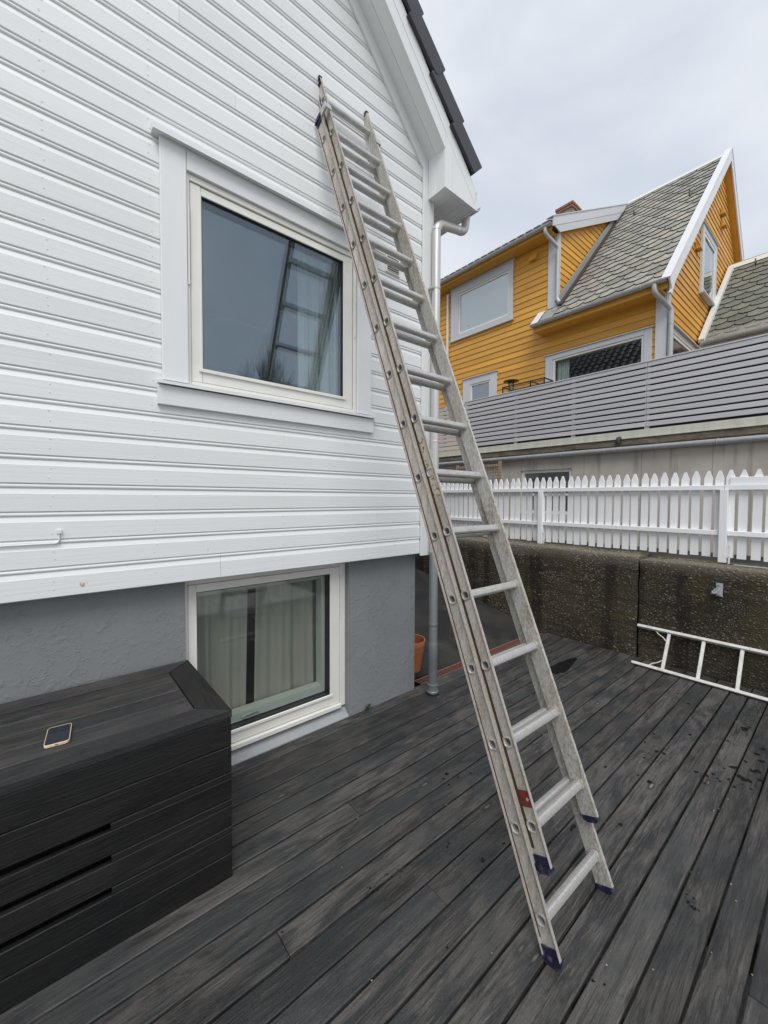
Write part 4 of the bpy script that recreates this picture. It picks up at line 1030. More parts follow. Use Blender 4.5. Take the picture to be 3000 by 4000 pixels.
if len(po.data.polygons) == len(pmi): po.data.polygons.foreach_set('material_index', pmi)
# moss along the fence foot
rm = random.Random(9); mo = MB()
for i in range(420):
    y = rm.uniform(-1.2, 6.5); x = 5.115+rm.gauss(0,.02); r_ = rm.uniform(.006,.02); z = (1.108 if y > 1.55 else 1.088)
    p_ = [(x+r_*rm.uniform(.7,1.2)*math.cos(a*1.047), y+2.0*r_*rm.uniform(.7,1.3)*math.sin(a*1.047), z-0.008) for a in range(6)]
    mo.add(p_+[(x,y,z+r_*rm.uniform(.25,.55))], [(a,(a+1)%6,6) for a in range(6)])
mo.build('moss', 'moss', label='brown green moss along the wall top at the picket foot', cat='moss', kind='stuff')

# bracket on the wall
wb = thing('wall_bracket', (4.90,0.84,0.86), 'small galvanised steel bracket bolted to the dark retaining wall', 'bracket')
pk(4.889,4.8935,0.818,0.868,0.80,0.925,axis='z',c=.002).build('back_plate','galv',wb)
arm = MB().prism([(4.8885,0.815),(4.8885,0.872),(4.78,0.862),(4.755,0.868),(4.748,0.85),(4.76,0.838),(4.86,0.818)], 'y', 0.838, 0.8425)
arm.prism([(4.8885,0.815),(4.8885,0.872),(4.78,0.862),(4.755,0.868),(4.748,0.85),(4.76,0.838),(4.86,0.818)], 'y', 0.870, 0.8745)
arm.box(4.76,4.8885,0.8430,0.8695,0.840,0.8445)
arm.build('arm','galv',wb)
MB().tube([(4.8888,0.85,0.90),(4.880,0.85,0.90)],0.009,6).build('bolt','galvdark',wb)
mbar = pk(5.02,5.045,-1.4,0.76,1.092,1.098,axis='y',c=.002).build('metal_strip','galv', label='long galvanised strip lying on top of the wall below the fence', cat='strip', org=(5.03,-0.3,1.092))

# ------------------------------------------------------------------ white picket fence
pfn = thing('picket_fence', (5.2, 2.5, 1.1), 'white pointed picket fence standing on top of the dark retaining wall', 'fence')
PB, PSH, PT, PW, PP = 1.135, 1.936, 2.012, 0.069, 0.0941
pm = MB().prism([(-PW/2,PB),(PW/2,PB),(PW/2,PSH),(0.008,PT),(-0.008,PT),(-PW/2,PSH)], 'x', -0.0095, 0.0095)
o0 = None; rp_ = random.Random(21); Y0 = 2.808
for i in range(-41, 62):
    y = Y0-PP*i + rp_.uniform(-.004,.004); dz = rp_.uniform(-.005,.005)
    if o0 is None:
        o0 = pm.build('picket', 'picket', pfn, org=(0,0,0)); o0.location = Vector((5.212,y,dz))-ORG[pfn.name]; o0.rotation_euler = (rp_.uniform(-.006,.006),0,0)
    else: link('picket', o0.data, pfn, (5.212,y,dz), rot=(rp_.uniform(-.004,.004),0,0))
bounds = [6.70, 4.77, 2.81, 0.877, -1.06, -3.0]
for a, b in zip(bounds[1:], bounds[:-1]):
    pk(5.158,5.2015,a+0.0015,b-0.0015,1.815,1.864,axis='y',c=.003).build('rail','rail',pfn)
    pk(5.160,5.2015,a+0.034,b-0.034,1.362,1.410,axis='y',c=.003).build('rail','rail',pfn)
for y in bounds[:-1]:
    zb = 1.10 if y > 1.5 else 1.082
    pk(5.142,5.2010,y-0.032,y+0.032,zb+0.012,1.8145,axis='z',c=.003).build('post','picket',pfn)
    br = pk(5.150,5.156,y-0.062,y-0.046,zb-0.02,1.285,axis='z',c=.001); 
    for z in (1.165,1.265): br.tube([(5.156,y-0.054,z),(5.13,y-0.054,z)],0.005,6); br.box(5.152,5.155,y-0.046,y-0.0325,z-0.006,z+0.006)
    br.build('post_anchor','cable',pfn)
pk(5.179,5.2015,-2.9,0.835,1.866,1.942,axis='y',c=.002).build('extra_board','rail',pfn)

# ------------------------------------------------------------------ concrete garage under the terrace
XG = 6.9
gar = thing('garage', (8.2, 3.0, 1.0), 'pale cast-concrete garage wall with grey gutter behind the picket fence', 'garage')
for a in ((XG,9.4,4.172,9.5,1.0,2.55),(XG,9.4,-3.0,3.205,1.0,2.55),(XG,9.4,3.206,4.171,2.245,2.55),(XG,9.4,3.206,4.171,1.0,1.45)):
    bx(*a).build('wall', 'concrete', gar)
bx(XG+0.6,9.0,3.206,4.171,1.451,2.244).build('garage_room', 'room', gar)
ed = MB(); ny = 160; pr = [(XG+0.2,2.551),(XG-0.045,2.551),(XG-0.05,2.60),(XG-0.045,2.651),(XG+0.2,2.651)]
rows = []
for j in range(ny+1):
    y = -3.0+12.5*j/ny
    rows += [(x+(0.008*mnoise.noise((y*6,z*9,2.0)) if i in (1,2,3) else 0), y, z+(0.008*mnoise.noise((y*5,z*7,7.0)) if i == 1 else 0)) for i,(x,z) in enumerate(pr)]
ed.add(rows, [(j*5+i,j*5+i+1,(j+1)*5+i+1,(j+1)*5+i) for j in range(ny) for i in range(4)])
ed.build('slab_edge', 'edgeconc', gar)
MB().prism([(XG-0.06,2.652),(XG-0.06,2.765),(XG+0.1,2.768),(XG+0.1,2.66),(XG-0.05,2.652)], 'y', -3.0, 9.5).build('edge_fascia', 'cream', gar)
bx(XG-0.072,XG-0.0605,-3.0,9.5,2.648,2.660).build('fascia_lip', 'cream', gar)
bx(XG+0.101,9.595,-3.0,9.5,2.652,2.74).build('terrace_slab', 'edgeconc', gar)
gq = []
for j in range(13):
    a = R(150)+R(240)*j/12; gq.append((XG-0.075+0.048*math.cos(a), 2.497+0.048*math.sin(a)))
gq2 = [(XG-0.075+(q[0]-XG+0.075)*0.92, 2.497+(q[1]-2.497)*0.92) for q in gq[::-1]]
gut = MB().prism(gq+gq2, 'y', -3.0, 7.4).build('gutter', 'gutter', gar, smooth=True)
for i in range(14):
    y = 6.85-0.70*i
    ck = MB(); pts = []
    for j in range(9):
        a = R(165)+R(190)*j/8; pts.append((XG-0.075+0.054*math.cos(a), y, 2.497+0.054*math.sin(a)))
    ck.tube(pts, 0.006, 6); ck.box(XG-0.028,XG+0.001,y-0.010,y+0.010,2.49,2.549); ck.build('gutter_clip','gutter',gut)
vp = MB().tube([(XG-0.02,2.45,2.655)]+bend((XG-0.02,2.45,2.655),(XG-0.095,2.45,2.66),(XG-0.095,2.45,2.57),0.05)+[(XG-0.095,2.45,2.585)], 0.036, 14)
vp.lathe([(0.041,2.575),(0.041,2.605),(0.037,2.607)], XG-0.095, 2.45, 14, False, False)
vp.build('vent_pipe','rubber',gar,smooth=True)
gw = thing('window', (XG,3.7,1.45)); gw.parent = gar; gw.location = Vector((XG,3.7,1.45))-ORG[gar.name]
for a, ax in (((XG+.03,XG+.10,3.2065,3.262,1.451,2.2435),'z'),((XG+.03,XG+.10,4.115,4.1705,1.451,2.2435),'z'),((XG+.031,XG+.10,3.2625,4.1145,2.195,2.2435),'y'),((XG+.031,XG+.10,3.2625,4.1145,1.451,1.50),'y'),((XG+.031,XG+.10,3.2625,4.1145,1.775,1.815),'y')):
    pk(*a,axis=ax).build('frame','frame',gw)
bx(XG+.06,XG+.066,3.263,4.114,1.501,1.774).build('pane','glass_far',gw); bx(XG+.06,XG+.066,3.263,4.114,1.816,2.194).build('pane','glass_far',gw)

# ------------------------------------------------------------------ slatted terrace railing
sf = thing('slat_fence', (XG, 3.0, 2.74), 'grey horizontal slat railing along the terrace above the concrete garage', 'fence')
rs_ = random.Random(31)
for i in range(12):
    z1 = 3.757-0.0883*i; z0 = z1-0.0655
    if z0 < 2.775: break
    for a, b in ((-2.8,-0.55),(-0.548,2.10),(2.102,4.30),(4.302,5.50)):
        dz = rs_.uniform(-.002,.002)
        pk(XG-0.022,XG-0.0005,a+.001,b-.001,z0+dz,z1+dz,axis='y',c=.003).build('slat','slat',sf)
    for a, b in ((5.52,7.4),):
        pk(XG-0.002,XG+0.0195,a,b,z0-0.01,z1-0.01,axis='y',c=.003).build('slat','slat',sf)
pk(XG-0.030,XG+0.075,-2.8,5.505,3.7585,3.778,axis='y',c=.003).build('cap_rail','slat',sf)
for y in (-2.0,-0.55,0.7,2.10,3.2,4.30,5.44):
    pk(XG+0.0005,XG+0.05,y-0.03,y+0.03,2.742,3.7583,axis='z').build('post','slat',sf)
for y in (6.1,7.0):
    pk(XG+0.0200,XG+0.06,y-0.03,y+0.03,2.742,3.74,axis='z').build('post','slat',sf)
bx(XG+0.0505,XG+0.058,-2.8,5.47,2.76,3.7580).build('wind_membrane','membrane',sf)

# ------------------------------------------------------------------ goal frame with net on the drive
gn = thing('net_frame', (6.62,4.9,1.0), 'wooden frame with dark square-mesh net leaning by the garage wall', 'net')
GX = 6.60
pk(GX,GX+.045,4.42,4.475,1.0,2.435,axis='z').build('upright','timber',gn)
pk(GX,GX+.045,5.44,5.495,1.0,2.405,axis='z').build('upright','timber',gn)
pk(GX+.001,GX+.044,4.4755,5.4395,2.335,2.385,axis='y').build('crossbar','timber',gn)
pk(GX+.001,GX+.044,4.4755,5.4395,1.6,1.65,axis='y').build('crossbar','timber',gn)
net = MB()
for i in range(20):
    y = 4.40+i*0.058; net.tube([(GX-.012,y,2.46-0.01*math.sin(i)),(GX-.02,y+.004,1.9),(GX-.015,y,1.2)],0.0028,4)
for i in range(22):
    z = 2.44-i*0.056; net.tube([(GX-.012,4.38,z+.004),(GX-.018,4.9,z-.01),(GX-.012,5.51,z)],0.0028,4)
net.build('net_cords','net',gn,kind='stuff')

# ------------------------------------------------------------------ lantern and glass case on the terrace
XC = 7.62
cg = thing('plant_cabinet', (XC,4.6,2.74), 'black metal framed glass case standing against the terrace railing', 'cabinet')
cy0, cy1, cz1 = 4.115, 5.085, 4.135
for y in (cy0, cy0+0.30, cy1-0.02):
    for x in (XC, XC+0.35): bx(x,x+.02,y,y+.02,2.742,cz1-0.021).build('frame_post','black',cg)
for z in (2.80, cz1-.02):
    for x in (XC, XC+.35): bx(x,x+.02,cy0,cy1,z,z+.02).build('frame_bar','black',cg)
    for y in (cy0,cy0+.30,cy1-.02): bx(XC+.0205,XC+.3495,y,y+.02,z,z+.02).build('frame_bar','black',cg)
bx(XC+.008,XC+.012,cy0+.0205,cy0+.2995,2.83,cz1-.025).build('pane','glass_far',cg)
bx(XC+.008,XC+.012,cy0+.3205,cy1-.0205,2.83,cz1-.025).build('pane','glass_far',cg)
for y in (cy0+.50, cy0+.52, cy0+.72): bx(XC+.358,XC+.362,y,y+.012,2.83,cz1-.02).build('back_bar','black',cg)
bx(XC+.003,XC+.02,cy0+.2,cy0+.21,3.9,3.96).build('latch','black',cg)
ln = thing('lantern', (XC+0.45,5.16,2.74), 'brown metal garden lantern with flat round hat beside the black glass case', 'lantern')
LX, LY = XC+0.45, 5.155
LU = 0.22
MB().lathe([(0.05,2.742),(0.05,2.76),(0.02,2.78),(0.02,3.86+LU),(0.05,3.875+LU),(0.05,3.885+LU)],LX,LY,14).build('stem','lantern',ln,smooth=True)
MB().lathe([(0.045,3.886+LU),(0.055,3.93+LU),(0.055,4.06+LU),(0.04,4.10+LU)],LX,LY,16).build('glass_body','glass_far',ln,smooth=True)
for z in (3.90,3.96,4.02,4.08): MB().lathe([(0.06,z+LU),(0.066,z+LU),(0.066,z+.012+LU),(0.06,z+.012+LU)],LX,LY,16,False,False).build('guard_ring','lantern',ln)
MB().lathe([(0.04,4.101+LU),(0.11,4.125+LU),(0.17,4.135+LU),(0.17,4.145+LU),(0.10,4.16+LU),(0.03,4.175+LU)],LX,LY,24).build('hat','lantern',ln,smooth=True)
for k in range(4):
    a = k*1.571; bx(LX+.062*math.cos(a)-.005,LX+.062*math.cos(a)+.005,LY+.062*math.sin(a)-.005,LY+.062*math.sin(a)+.005,3.886+LU,4.118+LU).build('guard_rod','lantern',ln)

# ================================================================== ORANGE HOUSE
XO, YG = 9.6, 2.618
oh = thing('orange_house', (13.0, 5.5, 1.0), 'orange clapboard house with steep slate roof and pale grey trim behind the terrace', 'house')
TP = math.tan(R(46)); EX, EZ = 9.25, 5.97                       # main roof plane: eave line
def roofz(x): return EZ+(x-EX)*TP
RXX = 14.0; RZZ = roofz(RXX)
DT = 0.523; DEX, DEZ = 9.22, 8.27                                # dormer roof plane
def dormz(x): return DEZ+(x-DEX)*DT
YD = 4.913
def core(*a): bx(*a).build('wall_core','orange_y',oh)
xa_, xb_ = XO+.031, XO+.30
core(xa_,xb_,YG+.03,2.95,1.0,5.9); core(xa_,xb_,5.07,6.66,1.0,5.9); core(xa_,xb_,7.66,9.8,1.0,5.9)
core(xa_,xb_,2.9501,5.0699,5.16,5.9); core(xa_,xb_,6.6601,7.6599,5.14,5.9); core(xa_,xb_,2.9501,5.0699,1.0,2.745); core(xa_,xb_,6.6601,7.6599,1.0,2.745)
core(xa_,xb_,YD+.03,6.20,5.901,8.1); core(xa_,xb_,8.14,9.8,5.901,8.1); core(xa_,xb_,6.2001,8.1399,5.901,6.56); core(xa_,xb_,6.2001,8.1399,7.94,8.1)
core(xa_,xb_,YG+.03,YD+.0299,5.901,roofz(xa_)-.14)
core(xb_+.4,18.0,9.6,9.8,1.0,8.0); core(17.8,18.0,YG+.3,9.59,1.0,6.0)
ya_, yb_ = YG+.031, YG+.25
core(xb_+.001,9.84,ya_,yb_,1.0,5.9); core(12.14,17.79,ya_,yb_,1.0,5.9); core(9.8401,12.1399,ya_,yb_,5.20,5.9); core(9.8401,12.1399,ya_,yb_,1.0,2.745)
def gcore(poly): MB().prism(poly,'y',ya_,yb_).build('gable_core','orange_x',oh)
gcore([(xb_+.001,5.901),(12.05,5.901),(12.05,roofz(12.05)-.14),(xb_+.001,roofz(xb_)-.14)])
gcore([(12.0501,5.901),(13.3299,5.901),(13.3299,6.70),(12.0501,6.70)])
gcore([(12.0501,8.20),(13.3299,8.20),(13.3299,roofz(13.33)-.14),(12.0501,roofz(12.05)-.14)])
gcore([(13.33,5.901),(17.79,5.901),(17.79,roofz(2*RXX-17.79)-.14),(RXX,RZZ-.14),(13.33,roofz(13.33)-.14)])
MB().prism([(xb_+.001,5.901),(13.99,5.901),(13.99,dormz(13.99)-.12),(xb_+.001,dormz(xb_)-.14)], 'y', YD+.031, YD+.2).build('cheek_core','orange_x',oh)
bx(xb_+.001,17.79,YG+.26,9.59,5.85,5.9).build('upper_floor','room',oh)
OP = 0.1515
w1 = (6.20,8.14,6.56,7.94); w2 = (2.95,5.07,2.7,5.16); w3 = (6.66,7.66,2.7,5.14)
def lap(z0, p): return [(0.0,z0+p+.012),(-0.008,z0+p+.012),(-0.026,z0),(0.0,z0)]
for i in range(37):
    z0 = 2.742+OP*i
    if z0+OP > 8.15: break
    cuts = [(w_[0],w_[1]) for w_ in (w1,w2,w3) if z0+0.02 < w_[3] and z0+OP-0.02 > w_[2]]
    lo = 2.75 if z0+OP < 6.02 else YD+0.19
    for a, b in subtract(lo, 9.7, cuts):
        MB().prism([(XO+.03+q[0],q[1]) for q in lap(z0,OP)], 'y', a, b).build('cladding_board','orange_y',oh)
# gable wall boards
for i in range(54):
    z0 = 2.742+OP*i; zt = z0+OP
    if zt > RZZ-0.35: break
    xl = 9.74 if zt < 6.3 else max(9.74, EX+(zt-EZ)/TP+0.12)
    xr = 2*RXX-(EX+(zt-EZ)/TP)-0.12 if zt > 6.3 else 17.9
    cuts = []
    if z0+.02 < 8.22 and zt-.02 > 6.68: cuts.append((12.02,13.36))
    if z0+.02 < 5.22 and zt-.02 > 2.7: cuts.append((9.80,12.16))
    for a, b in subtract(xl, min(xr,17.9), cuts):
        MB().prism([(YG+.03+q[0],q[1]) for q in lap(z0,OP)], 'x', a, b).build('gable_board','orange_x',oh)
# dormer cheek boards
for i in range(24, 54):
    z0 = 2.742+OP*i; zt = z0+OP
    xr = EX+(z0-EZ)/TP+0.05; xl = max(9.74, DEX+(zt+0.16-DEZ)/DT)
    if xr-xl < 0.06 or xr < 9.78: continue
    MB().prism([(YD+.03+q[0],q[1]) for q in lap(z0,OP)], 'x', xl, xr).build('cheek_board','orange_x',oh)
# corner boards
pk(XO-0.02,XO+.012,2.605,2.806,2.742,5.88,axis='z').build('corner_board','greytrim',oh)
pk(XO+.0125,9.735,2.585,2.615,2.742,5.98,axis='z').build('corner_board','greytrim',oh)
pk(XO-0.02,XO+.012,YD-0.01,5.135,6.40,8.14,axis='z').build('corner_board','greytrim',oh)
pk(XO+.0125,9.735,YD-0.018,YD+0.012,6.52,8.20,axis='z').build('corner_board','greytrim',oh)

# windows of the orange house
def owin(y0,y1,z0,z1,gy0,gy1,gz0,gz1,sill=True,fm='frame'):
    t_ = thing('window',(XO,(y0+y1)/2,z0)); t_.parent = oh; t_.location = ORG[t_.name]-ORG[oh.name]
    xa, xb = XO-0.028, XO+0.012
    jb = 0.045
    pk(xa,xb,y0,gy0-jb,z0,z1,axis='z').build('casing','greytrim',t_); pk(xa,xb,gy1+jb,y1,z0,z1,axis='z').build('casing','greytrim',t_)
    pk(xa+.001,xb,gy0-jb+.0005,gy1+jb-.0005,gz1+jb,z1,axis='y').build('casing','greytrim_y',t_)
    MB().prism([(xa-.03,z1+.001),(xa-.03,z1+.014),(xb,z1+.035),(xb,z1+.001)],'y',y0-.03,y1+.03).build('drip_cap','greytrim_y',t_)
    if sill:
        pk(xa+.001,xb,gy0-jb+.0005,gy1+jb-.0005,z0,gz0-jb,axis='y').build('casing','greytrim_y',t_)
        pk(xa-.03,xb,y0-.03,y1+.03,z0-.035,z0-.0005,axis='y').build('sill','greytrim_y',t_)
    x0, x1 = XO-0.008, XO+0.06
    pk(x0,x1,gy0-jb+.001,gy0,gz0-jb+.001,gz1+jb-.001,axis='z').build('frame',fm,t_); pk(x0,x1,gy1,gy1+jb-.001,gz0-jb+.001,gz1+jb-.001,axis='z').build('frame',fm,t_)
    pk(x0+.001,x1,gy0+.0005,gy1-.0005,gz1,gz1+jb-.001,axis='y').build('frame',fm,t_); pk(x0+.001,x1,gy0+.0005,gy1-.0005,gz0-jb+.001,gz0,axis='y').build('frame',fm,t_)
    bx(XO+.018,XO+.024,gy0+.001,gy1-.001,gz0+.001,gz1-.001).build('pane','glass_far',t_)
    return t_
o1 = owin(6.105,8.235,6.505,8.03,6.27,7.90,6.685,7.785)
bl = MB()
for i in range(52):
    z = 6.69+i*0.0212; bl.add([(XO+.034,6.275,z),(XO+.034,7.895,z),(XO+.028,7.895,z+.017),(XO+.028,6.275,z+.017)],[(0,1,2,3)])
bl.build('blind_slats','blind',o1,kind='stuff')
bx(XO+.0355,XO+.0362,6.275,7.895,6.69,7.78).build('blind_back','room',o1)
MB().tube([(XO+.010,7.585,6.80),(XO+.010,7.60,6.87),(XO+.010,7.63,6.84)],0.012,6).build('window_ornament','cable',o1)
o2 = owin(2.861,5.159,2.76,5.25,3.052,4.926,2.95,5.09,False)
rm_ = MB(); rm_.box(XO+.062,12.0,2.93,2.96,2.75,5.2); rm_.box(XO+.062,12.0,5.04,5.07,2.75,5.2); rm_.box(11.95,12.0,2.961,5.039,2.75,5.2); rm_.box(XO+.062,11.949,2.961,5.039,5.17,5.2); rm_.box(XO+.062,11.949,2.961,5.039,2.75,2.78)
M['glass_dark'] = M['glass_far']
rm_.build('room','room',o2)
o3 = owin(6.575,7.74,2.75,5.235,6.829,7.427,2.95,5.005,False)
bx(XO+.03,XO+.04,6.83,7.426,2.951,5.004).build('door_panel','bluepanel',o3)
curtain('curtain', 0, 0.30, 2.85, 5.08, 0, 0.014, 3, 'greencurtain', 'pale green curtain at the left edge of the big picture window of the orange house', seed=8)
oc = COL.objects[-1] if False else [o for o in bpy.data.objects if o.name.startswith('curtain') and 'pale green' in o.get('label','')][0]
oc.rotation_euler = (0,0,R(-90)); oc.location = (XO+.11, 4.77, 2.85)

# gable window seen from the side
gwn = thing('window',(12.7,YG,6.62)); gwn.parent = oh; gwn.location = ORG[gwn.name]-ORG[oh.name]
ya, yb = YG-0.045, YG+0.012
for a, ax in (((11.98,12.12,ya,yb,6.66,8.24),'z'),((13.25,13.39,ya,yb,6.66,8.24),'z'),((12.1205,13.2495,ya+.001,yb,8.10,8.24),'x')):
    pk(*a,axis=ax).build('casing','greytrim',gwn)
MB().prism([(ya-.03,8.241),(ya-.03,8.256),(yb,8.28),(yb,8.241)],'x',11.95,13.42).build('drip_cap','greytrim',gwn)
pk(11.95,13.42,ya-.06,yb,6.615,6.659,axis='x').build('sill','greytrim',gwn); pk(12.1205,13.2495,ya+.001,yb,6.66,6.74,axis='x').build('casing','greytrim',gwn)
for a, ax in (((12.121,12.19,ya+.01,yb+.04,6.741,8.099),'z'),((13.18,13.249,ya+.01,yb+.04,6.741,8.099),'z'),((12.1905,13.1795,ya+.011,yb+.04,8.03,8.099),'x'),((12.1905,13.1795,ya+.011,yb+.04,6.741,6.80),'x')):
    pk(*a,axis=ax).build('frame','frame',gwn)
bx(12.191,13.179,YG-.012,YG-.006,6.801,8.029).build('pane','glass_far',gwn)
bx(12.15,13.2,YG+.056,YG+.5,6.75,8.09).build('room','room',gwn)
# ground-floor gable window
gw2 = thing('window',(11.0,YG,2.8)); gw2.parent = oh; gw2.location = ORG[gw2.name]-ORG[oh.name]
for a, ax in (((9.76,9.90,ya,yb,2.75,5.12),'z'),((12.08,12.22,ya,yb,2.75,5.12),'z'),((9.76,12.22,ya,yb,5.121,5.25),'x')):
    pk(*a,axis=ax).build('casing','greytrim',gw2)
MB().prism([(ya-.05,5.251),(ya-.05,5.268),(yb,5.30),(yb,5.251)],'x',9.74,12.25).build('drip_cap','greytrim',gw2)
for a, ax in (((9.901,9.95,ya+.01,yb+.03,2.75,5.12),'z'),((12.03,12.079,ya+.01,yb+.03,2.75,5.12),'z'),((9.9505,12.0295,ya+.011,yb+.03,5.06,5.12),'x')):
    pk(*a,axis=ax).build('frame','frame',gw2)
bx(9.951,12.029,YG-.012,YG-.006,2.8,5.059).build('pane','glass_far',gw2)
# vents
def hood(c, ax):
    x,y,z = c
    if ax == 'x': MB().prism([(x,z+.12),(x-.02,z+.12),(x-.09,z-.02),(x-.09,z-.04),(x,z-.04)],'y',y-.10,y+.10).build('vent_hood','orange_y',oh)
    else:
        MB().prism([(y,z+.12),(y-.02,z+.12),(y-.09,z-.02),(y-.09,z-.04),(y,z-.04)],'x',x-.10,x+.10).build('vent_hood','orange_x',oh); bx(x-.085,x+.085,y-.096,y-.0902,z-.075,z-.022).build('vent_mouth','gasket',oh)
hood((XO+.004,5.53,7.80),'x'); hood((13.95,YG+.004,9.33),'y'); hood((14.05,YG+.004,9.06),'y'); hood((11.64,YG+.004,7.52),'y')
# white conduit on the facade
pk(XO-.055,XO-.004,8.325,8.385,4.3,7.97,axis='z').build('conduit','frame',oh)

# main roof: backing, slates, ridge, verge, gutter
def rpt(x, h=0): return (x-h*math.sin(R(46)), roofz(x)+h*math.cos(R(46)))
MB().prism([rpt(EX+.03,-.11),rpt(EX+.03,-.02),rpt(RXX,-.02),rpt(RXX,-.11)],'y',2.50,5.30).build('roof_deck','backing',oh)
MB().prism([(2*RXX-q[0],q[1]) for q in (rpt(EX+.03,-.11),rpt(EX+.03,.0),rpt(RXX,.0),rpt(RXX,-.11))],'y',2.50,9.8).build('roof_far_slope','slate',oh)
bx(EX+.02,XO+.03,2.63,5.30,5.80,5.835).build('eave_soffit','orange_y',oh)
bx(EX+.0,EX+.02,2.52,5.32,5.80,5.98).build('eave_fascia','orange_y',oh)
SW, SE_, SLN = 0.345, 0.262, 0.44
def slate_mesh(seed):
    q = random.Random(seed); n = 9; pts = []
    for i in range(n+1):
        a = math.pi+math.pi*i/n
        pts.append((SW*0.497*math.cos(a)*(1+q.uniform(-.012,.012)), 0.13+0.13*math.sin(a)*(1+q.uniform(-.05,.05))))
    pts += [(SW*0.497, SLN), (-SW*0.497, SLN)]
    k = len(pts); b_ = MB(); th = 0.019
    b_.add([(p[0],p[1],0) for p in pts]+[(p[0]*.985,p[1]+.003,th) for p in pts], [tuple(range(k))[::-1],tuple(range(k,2*k))]+[(i,(i+1)%k,(i+1)%k+k,i+k) for i in range(k)])
    return b_
sm = []
for s_ in range(6):
    o = slate_mesh(s_).build('slate','slate',oh,org=(0,0,0)); sm.append(o.data)
    o.data.materials.append(M['slate_edge'])
    for p_ in o.data.polygons: p_.material_index = 1 if abs(p_.normal.z) < 0.7 else 0
    bpy.data.objects.remove(o)
def lay_slates(par, ex, ez, ang, ymin, ymax, u0, v0, rows, seed, xmax):
    q = random.Random(seed)
    # local frame of a slate: x along eave (towards -Y), y up the slope, z outward
    ux = Vector((0,-1,0)); uy = Vector((math.cos(ang),0,math.sin(ang))); uz = ux.cross(uy)
    base = Matrix((ux,uy,uz)).transposed()
    tilt = Matrix.Rotation(R(4.6),3,'X')
    cnt = 0
    for r_ in range(rows):
        off = (r_ % 2)*0.5
        for c_ in range(-2, 16):
            u = u0+(c_+off)*SW
            if -u < ymin or -u > ymax: continue
            vv = v0+r_*SE_
            p_ = Vector((ex,0,ez))+uy*(vv+q.uniform(-.006,.006))+ux*(u+q.uniform(-.006,.006))+uz*0.018
            if p_.x > xmax: continue
            rot = (base @ tilt.inverted() @ Matrix.Rotation(q.uniform(-.02,.02),3,'Z') @ Matrix.Rotation(q.uniform(-.006,.006),3,'X')).to_euler()
            link('slate', sm[q.randrange(6)], par, p_, rot=rot); cnt += 1
    return cnt
lay_slates(oh, EX, EZ, R(46), 2.60, 5.05, -4.545, -0.10, 26, 1, 13.75)
# ridge cap
MB().prism([(RXX-.14,RZZ-.10),(RXX,RZZ+.055),(RXX+.14,RZZ-.10),(RXX,RZZ+.02)],'y',2.5,4.9).build('ridge_cap','whiteflash',oh)
# verge: barge boards on both slopes, cover board, orange soffit
YB = 2.455
for sg in (1,-1):
    f_ = (lambda p: p) if sg > 0 else (lambda p: (2*RXX-p[0],p[1]))
    x0_ = EX-0.08 if sg > 0 else 10.2
    ap = lambda h: (RXX, RZZ+h/math.cos(R(46)))
    MB().prism([f_(q) for q in (rpt(x0_,-.16),rpt(x0_,.055),ap(.055),ap(-.16))],'y',YB,YB+.03).build('barge_board','whitebarge',oh)
    MB().prism([f_(q) for q in (rpt(x0_,.0555),rpt(x0_,.085),ap(.085),ap(.0555))],'y',YB-.012,YB+.145).build('barge_cover','whitebarge',oh)
    MB().prism([f_(q) for q in (rpt(EX+.1,-.145),rpt(EX+.1,-.115),ap(-.115),ap(-.145))],'y',YB+.0305,YG+.02).build('verge_soffit','orange_x',oh)
MB().prism([f for f in (rpt(EX-.08,-.16),(EX-.08-0.0,EZ-.30),(EX+.05,EZ-.30),rpt(EX+.12,-.16))],'y',YB+.001,YB+.029).build('barge_foot','whitebarge',oh)
# left end of the main eave
MB().prism([rpt(EX-.05,-.12),rpt(EX-.05,.06),rpt(XO-.02,.06),rpt(XO-.02,-.12)],'y',5.305,5.34).build('barge_board','whitebarge',oh)
MB().prism([rpt(EX-.05,.0605),rpt(EX-.05,.075),rpt(XO-.02,.075),rpt(XO-.02,.0605)],'y',5.17,5.345).build('barge_cover','whitebarge',oh)
MB().prism([rpt(EX+.03,.035),rpt(EX+.03,.045),rpt(9.95,.045),rpt(9.95,.035)],'y',4.84,5.169).build('lead_apron','lead',oh)
MB().prism([rpt(EX+.25,.046),rpt(EX+.25,.056),rpt(9.72,.056),rpt(9.72,.046)],'y',4.86,4.955).build('flashing_patch','galv',oh)
# stepped flashing along the dormer cheek
MB().prism([rpt(9.62,.03),rpt(9.62,.20),rpt(13.3,.20),rpt(13.3,.03)],'y',YD-.05,YD-.02).build('cheek_flashing','lead',oh)
MB().prism([rpt(9.62,.03),rpt(9.62,.075),rpt(13.4,.075),rpt(13.4,.03)],'y',YD-.14,YD-.051).build('cheek_gutter','brownflash',oh)
def half_gutter(par,x,z,y0,y1,r=0.062,mat='gutter'):
    a_ = [(x+r*math.cos(math.pi+math.pi*j/10), z+r*math.sin(math.pi+math.pi*j/10)) for j in range(11)]
    b_ = [(x+(q[0]-x)*.92, z+(q[1]-z)*.92) for q in a_[::-1]]
    return MB().prism(a_+b_,'y',y0,y1).build('gutter',mat,par,smooth=True)
g1 = half_gutter(oh,EX-.075,EZ-.01,2.52,5.33)
def clips(par,x,z,ys,r=0.067):
    for y in ys:
        MB().tube([(x+r*math.cos(math.pi+math.pi*j/8),y,z+r*math.sin(math.pi+math.pi*j/8)) for j in range(9)],0.008,6).build('gutter_clip','gutter',par)
clips(g1,EX-.075,EZ-.01,(2.95,3.75,4.45,5.1))
g2 = half_gutter(oh,DEX-.075,DEZ-.10,4.83,9.8)
